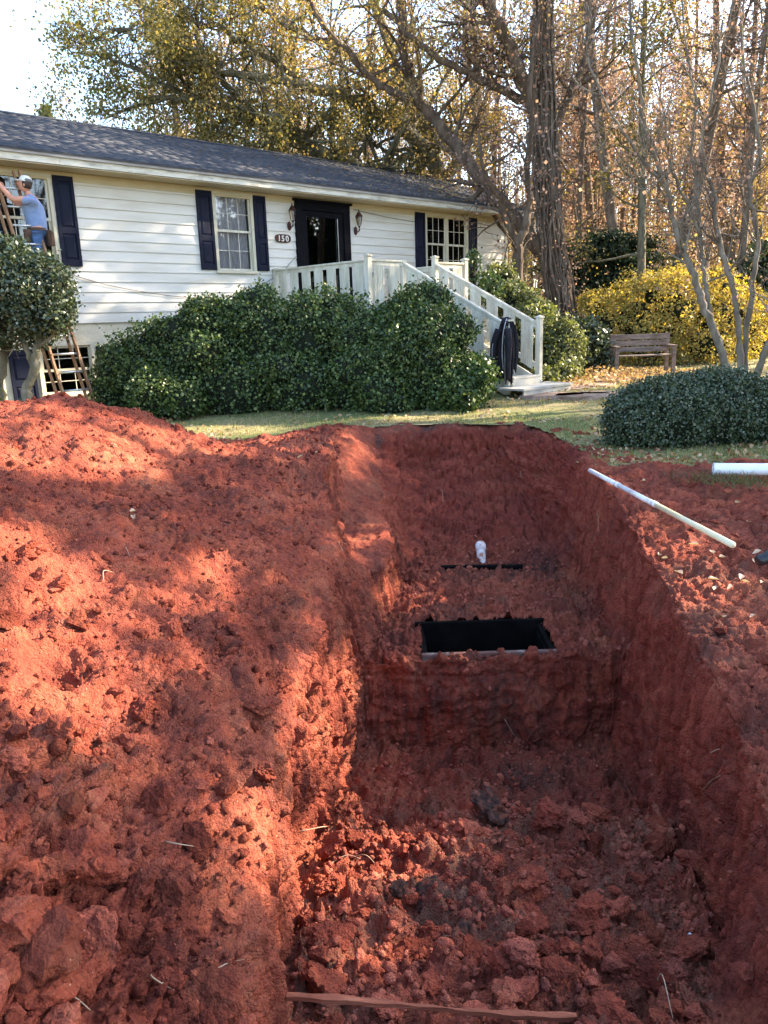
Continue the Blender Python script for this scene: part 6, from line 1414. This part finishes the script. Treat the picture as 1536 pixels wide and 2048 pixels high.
TR = np.array([(9.0, 10.0), (13.5, 11.4), (11.5, 11.5), (16, 12.5), (14, 16), (18.5, 18), (17, 22), (22, 21), (21, 26), (12, 4.2), (26, 25)])
own = np.argmin(((BL[:, None, :2]-TR[None])**2).sum(2), 1)
for k in range(len(TR)):
    c = BL[own == k]
    if len(c) < 30: continue
    tx, ty = TR[k]; o0 = np.array([tx, ty, float(yard_h(tx, ty))])
    root = empty('added_shade_tree', o0); tag(root, 'added unseen tree right of the picture with a crown shaped to shade the yard, number %s counted from the near end' % ['one', 'two', 'three', 'four', 'five', 'six', 'seven', 'eight', 'nine', 'ten', 'eleven'][k] if False else ['nearest added shade tree, unseen on the right beside the pit', 'added unseen shade tree right of the thin white pipe', 'added unseen shade tree right of the clipped round shrub', 'added unseen shade tree at the right side of the lawn', 'added unseen shade tree right of the multi-stem tree', 'added unseen shade tree right of the yellow bush', 'added unseen shade tree beyond the yellow bush on the right', 'added unseen far shade tree in the right woods edge', 'added unseen shade tree deep in the right woods', 'added unseen shade tree right of the photographer', 'farthest added shade tree, unseen on the right'][k], 'tree')
    W_ = Wood(8); cc = c.mean(0)-o0; top = c[:, 2].max()-o0[2]
    W_.limb(np.array([[0, 0, -.2], [cc[0]*.15, cc[1]*.15, top*.35], [cc[0]*.5, cc[1]*.5, top*.65], [cc[0], cc[1], top*.95]]), .15, .04, gs, 0, 1, 1)
    for j in gs.choice(len(c), 20):
        e = c[j]-o0; t = gs.uniform(.3, .8); b = np.array([cc[0]*t*t, cc[1]*t*t, top*t]); W_.tube(crom([b, (b+e)/2+gs.normal(size=3)*.25+[0, 0, .2], e], 3), np.linspace(.028, .008, 7), 4)
    link('trunk', W_.mesh('trunk'), M_BARK, root)
    leaf_obj('foliage', *leaves_np(np.repeat(c-o0, 3, 0)+gs.normal(size=(len(c)*3, 3))*.05, .155, gs), L_OLIVE, root)

# unseen evergreen screen added right of the picture to darken the pane reflections
for k, (x, y, r, h) in enumerate(((21, 8, 2.8, 4.4), (22, 12.5, 3.0, 4.8), (22, 17, 2.9, 4.8), (23, 21.5, 3.0, 5.0), (20, 3.5, 2.6, 4.2))):
    shrub('added_screen_evergreen', [(x, y, h*.9, r, r, h), (x+.5, y+1.4, h*.7, r*.7, r*.8, h*.8)], 4200, .22, L_CONIF, 'added unseen evergreen right of the picture for the panes to reflect, %s in its row' % ['second nearest', 'third', 'fourth', 'farthest', 'nearest'][k], 'tree', seed=500+k, core=.78, stems=1)

# ------------------------------------------------------------------ grass, litter
g = np.random.default_rng(91)
def in_cut(x, y):
    xl_ = np.interp(y, rimL[:, 1], rimL[:, 0]); xr_ = np.interp(y, rimR[:, 1], rimR[:, 0]); return (y < 10.98) & (x > xl_-.03) & (x < xr_+.08)
def covered(x, y):
    d = np.interp(y, [7.6, 8.1, 9, 9.9], [-1.6, -1.5, -1.0, -.7]); return (x < 0) & (x < np.where(y < 10, np.interp(y, [7, 8.1, 9, 9.9, 10.2], [-.5, -.55, -.75, -1.3, -2.6]), -99)) & (x > -6)*(y < 10.0)
n = 52000
gy_ = 7.6+9.5*g.random(n)**1.5; gx_ = g.uniform(-.50, .60, n)*gy_*1.02
tuft = fbm(np.stack([gx_, gy_, 0*gx_], 1), 1.4, 3, 71)+.5*fbm(np.stack([gx_, gy_, 0*gx_], 1), 5, 2, 72)
edge_r = gy_ > 7.9+.9*np.clip((2.6-gx_)/1.5, -.6, 0)
k = ~in_cut(gx_, gy_) & ~covered(gx_, gy_) & (tuft > -.30) & edge_r & ~((gx_ > 2.2) & (gx_ < 3.5) & (gy_ > 13.0) & (gy_ < 15))
gx_, gy_, tuft = gx_[k], gy_[k], tuft[k]; n = len(gx_)
hgt = g.uniform(.02, .05, n)*(1+.8*np.clip(tuft, 0, 1)); a = g.uniform(0, 6.28, n); wd_ = .0035+.003*g.random(n); lean = g.normal(size=(n, 2))*.022
z = yard_h(gx_, gy_)+.0
B = np.stack([gx_, gy_, z-.01], 1); s = np.stack([np.cos(a)*wd_, np.sin(a)*wd_, 0*a], 1); T = B+np.stack([lean[:, 0], lean[:, 1], hgt+.01], 1)
V = np.stack([B-s, B+s, T], 1).reshape(-1, 3); F = np.arange(n*3).reshape(-1, 3)
tag(link('grass', np_mesh('grass', V, F), L_GRASS), 'short patchy lawn grass around the pit and under the shrubs', 'grass', kind='stuff')
# leaf litter on the lawn
n = 6500; y = 7.9+12*g.random(n)**1.2; x = g.uniform(-.3, .6, n)*y; w = fbm(np.stack([x, y, 0*x], 1), .8, 3, 73)+.25*(x > 1.5)+.4*((x > 2.5) & (y > 13))
k = (w > 0.0) & ~in_cut(x, y) & ~covered(x, y); x, y = x[k], y[k]; C = np.stack([x, y, yard_h(x, y)+.015+.02*g.random(len(x))], 1)
V, F = leaves_np(C, .055, g, 1.6); tag(link('leaf_litter', np_mesh('leaf_litter', V, F), L_LITTER), 'brown fallen leaves scattered over the lawn', 'leaf litter', kind='stuff')
n = 3500; x = g.normal(5.2, 1.2, n); y = g.normal(17.0, 1.3, n); C = np.stack([x, y, yard_h(x, y)+.02+.10*np.abs(g.normal(size=n))*np.exp(-((x-4.6)/.9)**2)], 1)
V, F = leaves_np(C, .07, g, 1.0); tag(link('leaf_litter', np_mesh('leaf_litter', V, F), L_LITTER), 'drift of rusty leaves between the stair and the bench', 'leaf litter', kind='stuff')
# taller tufts by the hedge
Cs = []
for (px_, py_, m_) in ((340, 830, 90), (325, 828, 70), (905, 808, 70), (880, 812, 60), (1440, 960, 120), (1480, 965, 120), (1410, 955, 90), (1520, 970, 90)):
    c = at_z(px_, py_, .05 if py_ > 900 else .15); p = c+g.normal(size=(m_, 3))*np.array([.16, .12, 0]); d = g.normal(size=(m_, 2))*.06; s = np.stack([np.full(m_, .004), np.zeros(m_), np.zeros(m_)], 1)
    T = p+np.stack([d[:, 0], d[:, 1], g.uniform(.03, .085, m_)], 1); Cs.append(np.stack([p-s, p+s, T], 1).reshape(-1, 3))
V = np.vstack(Cs); tag(link('grass', np_mesh('grass', V, np.arange(len(V)).reshape(-1, 3)), leaf_mat('green_grass_tuft', [(0, (.05, .055, .02)), (1, (.14, .14, .065))], .35, .6, .2)), 'taller green grass tufts', 'grass', kind='stuff')
